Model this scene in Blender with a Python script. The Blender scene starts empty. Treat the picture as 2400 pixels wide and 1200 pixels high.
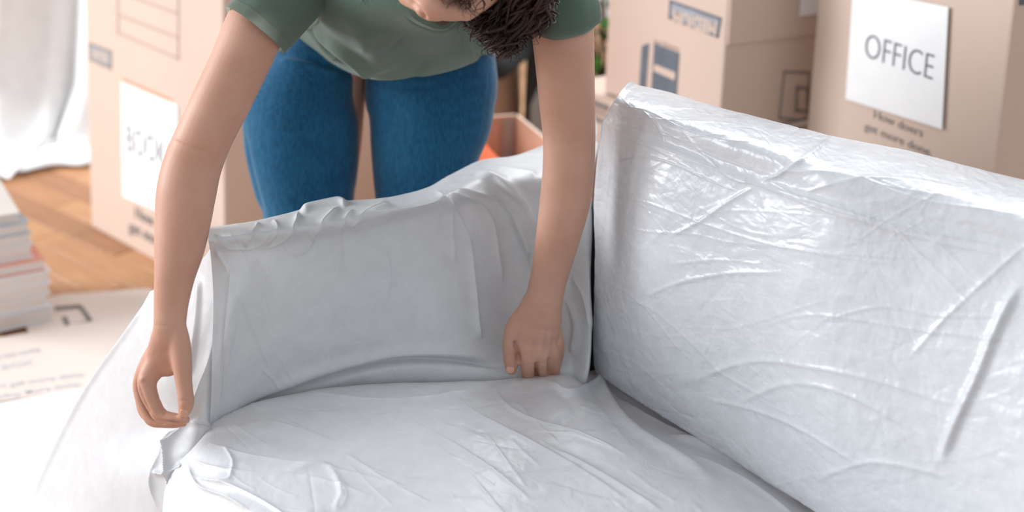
import bpy, math, random
import numpy as np
from mathutils import Matrix, Vector
random.seed(7)
RNG = np.random.default_rng(11)
S = bpy.context.scene
COL = S.collection

# ------------------------------------------------------------------ camera
F = 3333.0
PITCH, ROLL, CAMH = math.radians(12.7), math.radians(2.3), 1.45
cam_d = bpy.data.cameras.new('camera')
cam = bpy.data.objects.new('camera', cam_d)
COL.objects.link(cam)
CM = Matrix.Translation((0, 0, CAMH)) @ Matrix.Rotation(math.pi/2 - PITCH, 4, 'X') @ Matrix.Rotation(ROLL, 4, 'Z')
cam.matrix_world = CM
cam_d.sensor_fit = 'HORIZONTAL'; cam_d.sensor_width = 36.0
cam_d.lens = 36.0*F/2400.0
cam_d.shift_y = -600.0/2400.0
cam_d.clip_start = 0.05; cam_d.clip_end = 100
cam_d.dof.use_dof = True
cam_d.dof.focus_distance = 1.95
cam_d.dof.aperture_fstop = 2.4
S.camera = cam

# ------------------------------------------------------------------ world, lights, exposure
w = bpy.data.worlds.new('world'); S.world = w; w.use_nodes = True
w.node_tree.nodes['Background'].inputs[0].default_value = (0.93, 0.965, 1.0, 1)
w.node_tree.nodes['Background'].inputs[1].default_value = 0.66
S.view_settings.view_transform = 'Standard'
S.view_settings.look = 'None'
S.view_settings.exposure = 0.15
S.view_settings.gamma = 1.0
S.view_settings.use_curve_mapping = False

def area(name, loc, target, sx, sy, power, color=(1, 1, 1)):
    l = bpy.data.lights.new(name, 'AREA'); l.shape = 'RECTANGLE'; l.size = sx; l.size_y = sy
    l.energy = power; l.color = color
    o = bpy.data.objects.new(name, l); COL.objects.link(o)
    d = Vector(target) - Vector(loc)
    o.matrix_world = Matrix.Translation(loc) @ d.to_track_quat('-Z', 'Y').to_matrix().to_4x4()
    return o
area('window_and_fill', (-7.5, 3.3, 2.2), (-.2, 2.3, 0.85), 2.6, 2.6, 240, (0.97, 0.985, 1.0))
area('window_and_fill', (-7.8, 2.2, 3.0), (0.3, 2.1, 0.6), 4.4, 3.0, 430, (0.97, 0.985, 1.0))
area('window_and_fill', (0.9, 4.6, 3.2), (0.3, 1.7, 0.7), 3.0, 1.6, 120, (0.97, 0.985, 1.0))  # added fill from above and behind, brightens upward faces; no window there

# ------------------------------------------------------------------ helpers
CMn = np.array(CM); CMi = np.array(CM.inverted())
RM = CMn[:3, :3]; CO = CMn[:3, 3]
def ray(px, py):
    return RM @ np.array([(px-1200)/F, -py/F, -1.0])
def T(px, py, t):
    return CO + ray(px, py)*t
def Z(px, py, z):
    r = ray(px, py); return CO + r*((z-CAMH)/r[2])
def tz(px, py, z):
    return (z-CAMH)/ray(px, py)[2]
def on_plane(px, py, p0, n):
    r = ray(px, py); return CO + r*(np.dot(p0-CO, n)/np.dot(r, n))
def proj(P):
    c = (P-CO) @ RM
    return np.stack([1200 + F*c[..., 0]/-c[..., 2], -F*c[..., 1]/-c[..., 2]], -1)

def mesh_obj(name, V, Fc, mat=None, parent=None, smooth=True, uv=None):
    me = bpy.data.meshes.new(name)
    V = np.asarray(V, dtype=np.float32)
    if isinstance(Fc, np.ndarray) and Fc.ndim == 2:
        n = Fc.shape[1]
        me.vertices.add(len(V)); me.vertices.foreach_set('co', V.ravel())
        me.loops.add(Fc.size); me.loops.foreach_set('vertex_index', Fc.ravel().astype(np.int32))
        me.polygons.add(len(Fc))
        me.polygons.foreach_set('loop_start', np.arange(0, Fc.size, n, dtype=np.int32))
        me.update(calc_edges=True); me.validate()
    else:
        me.from_pydata([tuple(map(float, v)) for v in V], [], [tuple(f) for f in Fc]); me.update()
    me.polygons.foreach_set('use_smooth', [smooth]*len(me.polygons))
    if mat: me.materials.append(mat)
    o = bpy.data.objects.new(name, me); COL.objects.link(o)
    if parent is not None: o.parent = parent
    return o
def empty(name, loc, label=None, cat=None, group=None):
    o = bpy.data.objects.new(name, None); COL.objects.link(o); o.location = tuple(map(float, loc)); o.empty_display_size = .1
    if label: tag(o, label, cat, group)
    return o
def tag(o, label=None, cat=None, group=None, kind=None):
    if label: o['label'] = label
    if cat: o['category'] = cat
    if group: o['group'] = group
    if kind: o['kind'] = kind
    return o
def loc_mesh(name, V, Fc, mat, parent, smooth=True):
    # vertices given in the world, parent is an unrotated empty
    V = np.asarray(V, float) - np.array(parent.location)
    return mesh_obj(name, V, Fc, mat, parent, smooth)

def cr(A, n, axis=0):
    A = np.moveaxis(np.asarray(A, float), axis, 0); m = len(A)
    P = np.concatenate([[2*A[0]-A[1]], A, [2*A[-1]-A[-2]]])
    u = np.linspace(0, m-1, n); i = np.minimum(u.astype(int), m-2); f = (u-i)
    f = f.reshape((-1,)+(1,)*(A.ndim-1))
    p0, p1, p2, p3 = P[i], P[i+1], P[i+2], P[i+3]
    R = .5*((2*p1)+(-p0+p2)*f+(2*p0-5*p1+4*p2-p3)*f*f+(-p0+3*p1-3*p2+p3)*f**3)
    return np.moveaxis(R, 0, axis)
def grid_faces(nr, nc, closed=False):
    i, j = np.meshgrid(np.arange(nr-1), np.arange(nc if closed else nc-1), indexing='ij')
    j2 = (j+1) % nc
    return np.stack([i*nc+j, i*nc+j2, (i+1)*nc+j2, (i+1)*nc+j], -1).reshape(-1, 4)
def normals(G):
    du = np.gradient(G, axis=1); dv = np.gradient(G, axis=0)
    n = np.cross(du, dv); n /= np.linalg.norm(n, axis=-1, keepdims=True)+1e-12
    return n
_perm = RNG.permutation(512); _perm = np.concatenate([_perm, _perm, _perm])
_grad = RNG.normal(size=(512, 3)); _grad /= np.linalg.norm(_grad, axis=1, keepdims=True)
def perlin(P):
    P = np.asarray(P, float); I = np.floor(P).astype(int); f = P-I; I = I & 511
    u = f*f*f*(f*(f*6-15)+10)
    def h(x, y, z): return _perm[_perm[_perm[(I[..., 0]+x) & 511]+((I[..., 1]+y) & 511)] + ((I[..., 2]+z) & 511)] & 511
    def d(x, y, z):
        g = _grad[h(x, y, z)]; return g[..., 0]*(f[..., 0]-x)+g[..., 1]*(f[..., 1]-y)+g[..., 2]*(f[..., 2]-z)
    def L(a, b, t): return a+(b-a)*t
    x0 = L(L(d(0,0,0), d(1,0,0), u[..., 0]), L(d(0,1,0), d(1,1,0), u[..., 0]), u[..., 1])
    x1 = L(L(d(0,0,1), d(1,0,1), u[..., 0]), L(d(0,1,1), d(1,1,1), u[..., 0]), u[..., 1])
    return L(x0, x1, u[..., 2])
def ridged(P, oct=3):
    s = 0; a = 1
    for k in range(oct):
        s = s + a*(1-np.abs(perlin(P*(2**k)+k*17.3))*2.6)**3; a *= .5
    return s
def crease(PX, lines):
    """PX: (...,2) image positions of a surface's vertices. lines: (poly, height_m, width_px, kind)"""
    out = np.zeros(PX.shape[:-1])
    for poly, amp, wd, kind in lines:
        poly = cr(np.array(poly, float), max(6, len(poly)*5)) if len(poly) > 2 else np.array(poly, float)
        best = np.full(PX.shape[:-1], 1e9); sgn = np.zeros(PX.shape[:-1]); tt = np.zeros(PX.shape[:-1])
        n = len(poly)-1
        lo = poly.min(0)-wd*5; hi = poly.max(0)+wd*5
        m = (PX[..., 0] > lo[0]) & (PX[..., 0] < hi[0]) & (PX[..., 1] > lo[1]) & (PX[..., 1] < hi[1])
        Q = PX[m]; b = np.full(len(Q), 1e9); sg = np.zeros(len(Q)); tq = np.zeros(len(Q))
        for k in range(n):
            a, c = poly[k], poly[k+1]; d = c-a; L2 = d@d+1e-9
            s = np.clip(((Q-a)@d)/L2, 0, 1)
            q = Q-(a+s[:, None]*d); ds = np.hypot(q[:, 0], q[:, 1])
            cs = np.sign(d[0]*q[:, 1]-d[1]*q[:, 0])
            u = ds < b; b[u] = ds[u]; sg[u] = cs[u]; tq[u] = (k+s[u])/n
        fade = np.clip(np.minimum(tq, 1-tq)*6, 0, 1)
        endd = (tq <= 0) | (tq >= 1)
        fade = fade*fade*(3-2*fade)
        if kind == 'ridge': v = np.exp(-(b/wd)**2)
        elif kind == 'sharp': v = np.exp(-b/wd)
        elif kind == 'step': v = np.where(sg > 0, np.exp(-(b/(wd*4))), 0) * 1.0      # raised on one side only
        out[m] += amp*v*fade
    return out

def tube(path, rx, ry=None, n=16, ref=None, cap=True):
    """closed loft with elliptic sections; ref = direction of the rx axis"""
    path = np.asarray(path, float); m = len(path)
    rx = np.asarray(rx, float)*np.ones(m); ry = rx if ry is None else np.asarray(ry, float)*np.ones(m)
    ref = RM[:, 0] if ref is None else np.asarray(ref, float)
    tg = np.gradient(path, axis=0); tg /= np.linalg.norm(tg, axis=1, keepdims=True)+1e-12
    X = ref-(tg@ref)[:, None]*tg; X /= np.linalg.norm(X, axis=1, keepdims=True); Y = np.cross(tg, X)
    a = np.linspace(0, 2*math.pi, n, endpoint=False)
    V = path[:, None]+rx[:, None, None]*np.cos(a)[None, :, None]*X[:, None]+ry[:, None, None]*np.sin(a)[None, :, None]*Y[:, None]
    if cap:   # rounded ends
        def endcap(i, s):
            rings = []
            r = min(rx[i], ry[i])
            for ph in (.35, .7, 1.05, 1.4):
                c, sn = math.cos(ph), math.sin(ph)
                rings.append(path[i]+s*tg[i]*r*sn+rx[i]*c*np.cos(a)[:, None]*X[i]+ry[i]*c*np.sin(a)[:, None]*Y[i])
            return np.array(rings)
        V = np.concatenate([endcap(0, -1)[::-1], V, endcap(-1, 1)])
    nr = len(V); Fq = grid_faces(nr, n, True)
    V = V.reshape(-1, 3); faces = [tuple(q) for q in Fq]
    if cap:
        faces.append(tuple(range(n-1, -1, -1))); faces.append(tuple((nr-1)*n+k for k in range(n)))
    return V, faces
def join(parts):
    V = []; Fc = []; o = 0
    for v, f in parts:
        V.append(np.asarray(v)); Fc += [tuple(int(i)+o for i in q) for q in f]; o += len(v)
    return np.concatenate(V), Fc
def limb(pts, n=20, samples=None, depth=1.0, aux=None):
    """pts: (px, py, t, half width px[, depth ratio]) -> smooth closed loft"""
    A = np.array([list(T(p[0], p[1], p[2]))+[p[3]*p[2]/F, p[3]*p[2]/F*(p[4] if len(p) > 4 else depth)] for p in pts])
    B = cr(A, samples or len(pts)*5)
    return tube(B[:, :3], B[:, 3], B[:, 4], n)
def ellipsoid(c, ax, n=24, m=16):
    V = []; Fq = []
    for i in range(m+1):
        th = math.pi*i/m
        for j in range(n):
            ph = 2*math.pi*j/n
            V.append(c+ax[0]*math.sin(th)*math.cos(ph)+ax[1]*math.sin(th)*math.sin(ph)+ax[2]*math.cos(th))
    for i in range(m):
        for j in range(n):
            Fq.append((i*n+j, i*n+(j+1) % n, (i+1)*n+(j+1) % n, (i+1)*n+j))
    return np.array(V), Fq
def remesh(o, voxel, smooth=6, fac=.6):
    m = o.modifiers.new('r', 'REMESH'); m.mode = 'VOXEL'; m.voxel_size = voxel; m.use_smooth_shade = True
    s = o.modifiers.new('s', 'SMOOTH'); s.iterations = smooth; s.factor = fac
    dg = bpy.context.evaluated_depsgraph_get(); dg.update()
    me = bpy.data.meshes.new_from_object(o.evaluated_get(dg), depsgraph=dg)
    me.polygons.foreach_set('use_smooth', [True]*len(me.polygons))
    o.modifiers.clear(); old = o.data; mats = list(old.materials); o.data = me
    if not me.materials:
        for x in mats: me.materials.append(x)
    bpy.data.meshes.remove(old); me.name = o.name
    return o
def get_co(me):
    a = np.empty(len(me.vertices)*3, np.float32); me.vertices.foreach_get('co', a); return a.reshape(-1, 3).astype(float)
def get_no(me):
    a = np.empty(len(me.vertices)*3, np.float32); me.vertices.foreach_get('normal', a); return a.reshape(-1, 3).astype(float)
def set_co(me, a):
    me.vertices.foreach_set('co', a.astype(np.float32).ravel()); me.update()

# ------------------------------------------------------------------ materials
def new_mat(name):
    m = bpy.data.materials.new(name); m.use_nodes = True
    return m, m.node_tree.nodes, m.node_tree.links, m.node_tree.nodes['Principled BSDF']
def noise_mat(name, c1, c2, scale=8, rough=.6, bump=0, bscale=60, detail=6, mapping=(1, 1, 1), spec=.4, sheen=0, bdist=.01):
    m, N, L, b = new_mat(name)
    tc = N.new('ShaderNodeTexCoord'); mp = N.new('ShaderNodeMapping'); mp.inputs['Scale'].default_value = mapping
    L.new(tc.outputs['Object'], mp.inputs[0])
    n = N.new('ShaderNodeTexNoise'); n.inputs['Scale'].default_value = scale; n.inputs['Detail'].default_value = detail
    L.new(mp.outputs[0], n.inputs['Vector'])
    r = N.new('ShaderNodeValToRGB'); r.color_ramp.elements[0].position = .3; r.color_ramp.elements[1].position = .7
    r.color_ramp.elements[0].color = (*c1, 1); r.color_ramp.elements[1].color = (*c2, 1)
    L.new(n.outputs[0], r.inputs[0]); L.new(r.outputs[0], b.inputs['Base Color'])
    b.inputs['Roughness'].default_value = rough; b.inputs['Specular IOR Level'].default_value = spec
    if sheen: b.inputs['Sheen Weight'].default_value = sheen
    if bump:
        n2 = N.new('ShaderNodeTexNoise'); n2.inputs['Scale'].default_value = bscale; n2.inputs['Detail'].default_value = 4
        L.new(mp.outputs[0], n2.inputs['Vector'])
        bp = N.new('ShaderNodeBump'); bp.inputs['Strength'].default_value = bump; bp.inputs['Distance'].default_value = bdist
        L.new(n2.outputs[0], bp.inputs['Height']); L.new(bp.outputs[0], b.inputs['Normal'])
    return m
def plastic_mat(name, base=(.74, .76, .78), rough=.3, trans=.22, crink=.5):
    m, N, L, b = new_mat(name)
    tc = N.new('ShaderNodeTexCoord')
    # mottled bond between film and the cloth beneath
    n = N.new('ShaderNodeTexNoise'); n.inputs['Scale'].default_value = 38; n.inputs['Detail'].default_value = 7; n.inputs['Roughness'].default_value = .72
    L.new(tc.outputs['Object'], n.inputs['Vector'])
    r = N.new('ShaderNodeValToRGB'); r.color_ramp.elements[0].position = .3; r.color_ramp.elements[1].position = .72
    r.color_ramp.elements[0].color = (base[0]*.93, base[1]*.93, base[2]*.935, 1); r.color_ramp.elements[1].color = (min(1, base[0]*1.06), min(1, base[1]*1.06), min(1, base[2]*1.06), 1)
    L.new(n.outputs[0], r.inputs[0]); L.new(r.outputs[0], b.inputs['Base Color'])
    b.inputs['Roughness'].default_value = rough; b.inputs['Specular IOR Level'].default_value = .5
    rr = N.new('ShaderNodeMapRange'); rr.inputs[3].default_value = rough-.08; rr.inputs[4].default_value = rough+.14
    L.new(n.outputs[0], rr.inputs[0]); L.new(rr.outputs[0], b.inputs['Roughness'])
    # crinkles: warped ridges at two scales
    w1 = N.new('ShaderNodeTexNoise'); w1.inputs['Scale'].default_value = 5; w1.inputs['Detail'].default_value = 3
    L.new(tc.outputs['Object'], w1.inputs['Vector'])
    mx = N.new('ShaderNodeMix'); mx.data_type = 'VECTOR'; mx.inputs[0].default_value = .12
    L.new(tc.outputs['Object'], mx.inputs[4]); L.new(w1.outputs[1], mx.inputs[5])
    hs = []
    for sc, wt, st in ((11, 1.0, (1, 1, 2.6)), (34, .42, (1.6, 1, 1))):
        mp = N.new('ShaderNodeMapping'); mp.inputs['Scale'].default_value = st; mp.inputs['Rotation'].default_value = (.5, .3, .7)
        L.new(mx.outputs[1], mp.inputs[0])
        q = N.new('ShaderNodeTexNoise'); q.inputs['Scale'].default_value = sc; q.inputs['Detail'].default_value = 3; q.inputs['Roughness'].default_value = .45
        L.new(mp.outputs[0], q.inputs['Vector'])
        sb = N.new('ShaderNodeMath'); sb.operation = 'SUBTRACT'; sb.inputs[1].default_value = .5; L.new(q.outputs[0], sb.inputs[0])
        ab = N.new('ShaderNodeMath'); ab.operation = 'ABSOLUTE'; L.new(sb.outputs[0], ab.inputs[0])
        mu = N.new('ShaderNodeMath'); mu.operation = 'MULTIPLY'; mu.inputs[1].default_value = wt*2.2; L.new(ab.outputs[0], mu.inputs[0]); hs.append(mu)
    ad = N.new('ShaderNodeMath'); L.new(hs[0].outputs[0], ad.inputs[0]); L.new(hs[1].outputs[0], ad.inputs[1])
    bp = N.new('ShaderNodeBump'); bp.inputs['Strength'].default_value = crink; bp.inputs['Distance'].default_value = .004
    L.new(ad.outputs[0], bp.inputs['Height']); L.new(bp.outputs[0], b.inputs['Normal'])
    t = N.new('ShaderNodeBsdfTranslucent'); t.inputs[0].default_value = (.9, .92, .94, 1)
    ms = N.new('ShaderNodeMixShader'); ms.inputs[0].default_value = trans
    out = N['Material Output']
    L.new(b.outputs[0], ms.inputs[1]); L.new(t.outputs[0], ms.inputs[2]); L.new(ms.outputs[0], out.inputs[0])
    return m
M = {}
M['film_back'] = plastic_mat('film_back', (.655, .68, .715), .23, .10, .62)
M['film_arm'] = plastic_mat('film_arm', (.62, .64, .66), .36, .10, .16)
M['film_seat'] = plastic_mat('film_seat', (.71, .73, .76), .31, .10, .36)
M['film_sheet'] = plastic_mat('film_sheet', (.66, .68, .705), .42, .22, .10)
M['card'] = noise_mat('card', (.60, .47, .395), (.65, .51, .43), 3, .75, .12, 300, mapping=(1, 1, .2))
M['card_dark'] = noise_mat('card_dark', (.50, .33, .235), (.56, .38, .27), 3, .75)
M['card_edge'] = noise_mat('card_edge', (.68, .55, .45), (.74, .6, .5), 30, .8)
M['ink_mid'] = noise_mat('ink_mid', (.30, .32, .36), (.34, .36, .40), 30, .7)
M['ink'] = noise_mat('ink', (.10, .125, .155), (.13, .155, .19), 30, .7)
M['ink_faint'] = noise_mat('ink_faint', (.45, .33, .27), (.5, .37, .3), 30, .7)
M['ink_grey'] = noise_mat('ink_grey', (.22, .2, .19), (.28, .25, .23), 30, .7)
M['paper'] = noise_mat('paper', (.84, .85, .87), (.88, .89, .9), 20, .6)
M['tape'] = noise_mat('tape', (.72, .28, .16), (.78, .33, .2), 20, .4)
M['cloth_white'] = noise_mat('cloth_white', (.80, .81, .82), (.86, .87, .88), 20, .8, .1, 300)
M['orange_cloth'] = noise_mat('orange_cloth', (.78, .15, .05), (.9, .22, .08), 10, .8, .2, 200)
M['black_fabric'] = noise_mat('black_fabric', (.012, .016, .018), (.03, .035, .036), 20, .7)
M['grey_metal'] = noise_mat('grey_metal', (.3, .31, .3), (.36, .37, .35), 20, .5)
M['brown_bag'] = noise_mat('brown_bag', (.46, .30, .21), (.54, .36, .26), 6, .8)
M['leaf'] = noise_mat('leaf', (.012, .06, .012), (.06, .19, .03), 9, .35)
M['leaf_light'] = noise_mat('leaf_light', (.07, .25, .03), (.14, .36, .06), 9, .35)
M['stem'] = noise_mat('stem', (.1, .07, .04), (.14, .1, .05), 20, .7)
M['pot'] = noise_mat('pot', (.5, .48, .45), (.56, .54, .5), 20, .6)
M['soil'] = noise_mat('soil', (.03, .02, .015), (.06, .04, .03), 60, .9)
M['wall'] = noise_mat('wall', (.80, .80, .79), (.83, .83, .82), 4, .8)
M['sofa_cloth'] = noise_mat('sofa_cloth', (.38, .39, .4), (.45, .46, .47), 90, .9)

def wood_mat(name, c1, c2):
    return noise_mat(name, c1, c2, 7, .38, .05, 40, mapping=(1, 9, 1), detail=8)
WOODS = [wood_mat('oak_a', (.50, .25, .12), (.62, .34, .17)), wood_mat('oak_b', (.42, .20, .095), (.54, .28, .14)),
         wood_mat('oak_c', (.56, .31, .16), (.68, .41, .22)), wood_mat('oak_d', (.34, .16, .08), (.46, .23, .11))]

def skin_mat():
    m, N, L, b = new_mat('skin')
    tc = N.new('ShaderNodeTexCoord')
    n = N.new('ShaderNodeTexNoise'); n.inputs['Scale'].default_value = 14; n.inputs['Detail'].default_value = 6
    L.new(tc.outputs['Object'], n.inputs['Vector'])
    r = N.new('ShaderNodeValToRGB'); r.color_ramp.elements[0].position = .3; r.color_ramp.elements[1].position = .72
    r.color_ramp.elements[0].color = (.50, .27, .19, 1); r.color_ramp.elements[1].color = (.58, .335, .25, 1)
    L.new(n.outputs[0], r.inputs[0])
    # a few moles
    v = N.new('ShaderNodeTexVoronoi'); v.inputs['Scale'].default_value = 9; v.inputs['Randomness'].default_value = 1
    L.new(tc.outputs['Object'], v.inputs['Vector'])
    lt = N.new('ShaderNodeMath'); lt.operation = 'LESS_THAN'; lt.inputs[1].default_value = .012; L.new(v.outputs['Distance'], lt.inputs[0])
    mx = N.new('ShaderNodeMix'); mx.data_type = 'RGBA'; L.new(lt.outputs[0], mx.inputs[0]); L.new(r.outputs[0], mx.inputs[6]); mx.inputs[7].default_value = (.14, .06, .04, 1)
    L.new(mx.outputs[2], b.inputs['Base Color'])
    b.inputs['Roughness'].default_value = .5; b.inputs['Specular IOR Level'].default_value = .35
    b.inputs['Subsurface Weight'].default_value = .12; b.inputs['Subsurface Radius'].default_value = (.012, .005, .003); b.inputs['Subsurface Scale'].default_value = .5
    n2 = N.new('ShaderNodeTexNoise'); n2.inputs['Scale'].default_value = 420; n2.inputs['Detail'].default_value = 3
    L.new(tc.outputs['Object'], n2.inputs['Vector'])
    bp = N.new('ShaderNodeBump'); bp.inputs['Strength'].default_value = .12; bp.inputs['Distance'].default_value = .001
    L.new(n2.outputs[0], bp.inputs['Height']); L.new(bp.outputs[0], b.inputs['Normal'])
    return m
M['skin'] = skin_mat()
M['nail'] = noise_mat('nail', (.60, .33, .25), (.66, .38, .29), 30, .3)
M['lip'] = noise_mat('lip', (.5, .17, .14), (.55, .2, .16), 30, .4)
M['hair'] = noise_mat('hair', (.012, .007, .006), (.055, .024, .016), 14, .55, spec=.3)
def cloth_mat(name, c1, c2, weave, trans, tcol, sheen, stretch=(1, 1, 1)):
    m, N, L, b = new_mat(name)
    tc = N.new('ShaderNodeTexCoord')
    mp = N.new('ShaderNodeMapping'); mp.inputs['Scale'].default_value = stretch; L.new(tc.outputs['Object'], mp.inputs[0])
    n = N.new('ShaderNodeTexNoise'); n.inputs['Scale'].default_value = 5; n.inputs['Detail'].default_value = 3; L.new(tc.outputs['Object'], n.inputs['Vector'])
    n2 = N.new('ShaderNodeTexNoise'); n2.inputs['Scale'].default_value = weave; n2.inputs['Detail'].default_value = 4; L.new(mp.outputs[0], n2.inputs['Vector'])
    mm = N.new('ShaderNodeMath'); mm.operation = 'MULTIPLY_ADD'; mm.inputs[1].default_value = .5
    hm = N.new('ShaderNodeMath'); hm.operation = 'MULTIPLY'; hm.inputs[1].default_value = .5; L.new(n2.outputs[0], hm.inputs[0])
    L.new(n.outputs[0], mm.inputs[0]); L.new(hm.outputs[0], mm.inputs[2])
    r = N.new('ShaderNodeValToRGB'); r.color_ramp.elements[0].position = .36; r.color_ramp.elements[1].position = .64
    r.color_ramp.elements[0].color = (*c1, 1); r.color_ramp.elements[1].color = (*c2, 1)
    L.new(mm.outputs[0], r.inputs[0]); L.new(r.outputs[0], b.inputs['Base Color'])
    b.inputs['Roughness'].default_value = .85; b.inputs['Specular IOR Level'].default_value = .15
    b.inputs['Sheen Weight'].default_value = sheen; b.inputs['Sheen Roughness'].default_value = .4
    bp = N.new('ShaderNodeBump'); bp.inputs['Strength'].default_value = .25; bp.inputs['Distance'].default_value = .001
    L.new(n2.outputs[0], bp.inputs['Height']); L.new(bp.outputs[0], b.inputs['Normal'])
    if trans:
        t = N.new('ShaderNodeBsdfTranslucent'); t.inputs[0].default_value = (*tcol, 1)
        ms = N.new('ShaderNodeMixShader'); ms.inputs[0].default_value = trans
        L.new(b.outputs[0], ms.inputs[1]); L.new(t.outputs[0], ms.inputs[2]); L.new(ms.outputs[0], N['Material Output'].inputs[0])
    return m
M['shirt'] = cloth_mat('shirt', (.085, .155, .128), (.115, .19, .16), 260, .32, (.55, .6, .52), .25)
M['denim'] = cloth_mat('denim', (.003, .045, .11), (.018, .115, .22), 330, 0, None, .25, (1, 1, .22))

# ------------------------------------------------------------------ setting: floor, planks, walls, curtain
def boxVF(cx, cy, z0, z1, lx, ly, yaw, bev=0.0):
    c, s = math.cos(yaw), math.sin(yaw); V = []
    for z, ins in ((z0, 0), (z1-bev, 0), (z1, bev)):
        for sx, sy in ((-1, -1), (1, -1), (1, 1), (-1, 1)):
            x = sx*(lx/2-ins); y = sy*(ly/2-ins); V.append((cx+c*x-s*y, cy+s*x+c*y, z))
    Fq = [(3, 2, 1, 0)]
    for k in range(2):
        for j in range(4): Fq.append((k*4+j, k*4+(j+1) % 4, (k+1)*4+(j+1) % 4, (k+1)*4+j))
    Fq.append((8, 9, 10, 11))
    return V, Fq
fl = mesh_obj('floor', *boxVF(0, 2.4, -.12, -.012, 8.5, 7.6, 0), M['soil'], smooth=False); fl['kind'] = 'structure'
# staggered oak planks laid on a diagonal; single ones where the photo shows floor
pyaw = math.radians(-38); pw, pl = .085, .62
ca, sa = math.cos(pyaw), math.sin(pyaw)
plank_me = []
for q in range(4):
    v, f = boxVF(0, 0, -.012, 0.0, pl-.003, pw-.003, 0, .0015)
    o = mesh_obj('plank', v, f, WOODS[q], smooth=False); plank_me.append(o.data); bpy.data.objects.remove(o)
rest = []; cand = []
for r_ in range(-55, 56):
    for k in range(-9, 10):
        x = k*pl+((r_*0.37) % 1)*pl; y = r_*pw
        wx, wy = ca*x-sa*y-.4, sa*x+ca*y+2.4
        if abs(wx) < 4.1 and -1.2 < wy < 6.0: cand.append((wx, wy))
vis = []
for wx, wy in cand:
    p = proj(np.array([wx, wy, 0.0]))
    if wy > 1 and -250 < p[0] < 620 and 380 < p[1] < 860: vis.append((wx, wy))
    else: rest.append((wx, wy))
for wx, wy in vis[:300]:
    o = bpy.data.objects.new('plank', plank_me[random.randrange(4)]); COL.objects.link(o); o.parent = fl
    o.location = (wx, wy, 0); o.rotation_euler = (0, 0, pyaw)
V, Fq = join([boxVF(wx, wy, -.012, 0, pl-.003, pw-.003, pyaw, .0015) for wx, wy in rest+vis[300:]])
o = mesh_obj('planks', V, Fq, WOODS[0], fl, smooth=False); o['kind'] = 'stuff'
for m_ in WOODS[1:]: o.data.materials.append(m_)
mi = np.repeat(RNG.integers(0, 4, len(rest+vis[300:])), 10).astype(np.int32); o.data.polygons.foreach_set('material_index', mi)

wb = mesh_obj('wall_back', *boxVF(0, 6.2, 0, 3.0, 8.2, .12, 0), M['wall'], smooth=False); wb['kind'] = 'structure'
bb = mesh_obj('baseboard_back', *boxVF(0, 6.12, 0, .1, 8.2, .02, 0, .004), M['paper'], smooth=False); bb['kind'] = 'structure'

# curtain with soft folds pooling on the floor
nr, nc = 150, 260
u = np.linspace(0, 1, nc)[None, :]; v = np.linspace(0, 1, nr)[:, None]
x = -2.6+1.62*u
hgt = 2.3*(1-v)**1.0
drop = np.clip((v-.86)/.14, 0, 1)
fold = .040*np.sin(u*34+1.2*np.sin(v*3))+.022*np.sin(u*71+2)
yb = 4.30+fold*(.5+.7*v) - .30*drop**1.5*(1+.25*np.sin(u*19))-.10*np.clip((v-.6)/.4, 0, 1)
x = x+.03*np.sin(u*34+2)*v + .10*drop*np.sin(u*11+1)-.12*np.clip(v-.5, 0, 1)**2*2
z = 2.3*(1-v/.93)
z = np.where(v > .93, .012+.02*(1-(v-.93)/.07)*(1+np.sin(u*60)), z)
z = np.maximum(z, .012+.03*np.abs(np.sin(u*37+v*9))*(drop) * np.clip((1-v)/.05, 0, 1))
G = np.stack(np.broadcast_arrays(x, yb, z), -1)
cu = mesh_obj('curtain', G.reshape(-1, 3), grid_faces(nr, nc), M['cloth_white'])
tag(cu, 'long white curtain hanging to the floor left of the tallest carton', 'curtain')
cu.modifiers.new('s', 'SOLIDIFY').thickness = .002

# ------------------------------------------------------------------ cartons
def text_mesh(name, s, height, M4, mat, parent, track=1.0, width=None, bold=0):
    cd = bpy.data.curves.new(name, 'FONT'); cd.body = s; cd.size = height/.70; cd.resolution_u = 3; cd.space_character = track; cd.offset = bold
    o = bpy.data.objects.new(name, cd); COL.objects.link(o)
    dg = bpy.context.evaluated_depsgraph_get(); dg.update()
    me = bpy.data.meshes.new_from_object(o.evaluated_get(dg)); bpy.data.objects.remove(o); bpy.data.curves.remove(cd)
    a = get_co(me)
    if width: a[:, 0] -= a[:, 0].min(); a[:, 0] *= width/a[:, 0].max()
    h = np.c_[a, np.ones(len(a))] @ np.array(M4).T
    h = h[:, :3]-np.array(parent.location if parent else (0, 0, 0)) if parent is not None and parent.type == 'EMPTY' else h[:, :3]
    set_co(me, h); me.materials.clear(); me.materials.append(mat); me.name = name
    ob = bpy.data.objects.new(name, me); COL.objects.link(ob)
    if parent is not None: ob.parent = parent
    return ob
class Face:
    """a vertical face: origin, horizontal unit u, outward normal n"""
    def __init__(s, o, u, n): s.o = np.array(o, float); s.u = np.array(u, float); s.n = np.array(n, float); s.v = np.array([0, 0, 1.0])
    def at(s, px, py, off=.0015): return on_plane(px, py, s.o, s.n)+s.n*off
    def quad(s, pts, off=.0015): return [s.at(*p, off) for p in pts]
    def mat(s, p, uu=None, vv=None):
        uu = s.u if uu is None else uu; vv = s.v if vv is None else vv
        m = Matrix.Identity(4)
        for i in range(3): m[i][0] = uu[i]; m[i][1] = vv[i]; m[i][2] = s.n[i]; m[i][3] = p[i]
        return m
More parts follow.
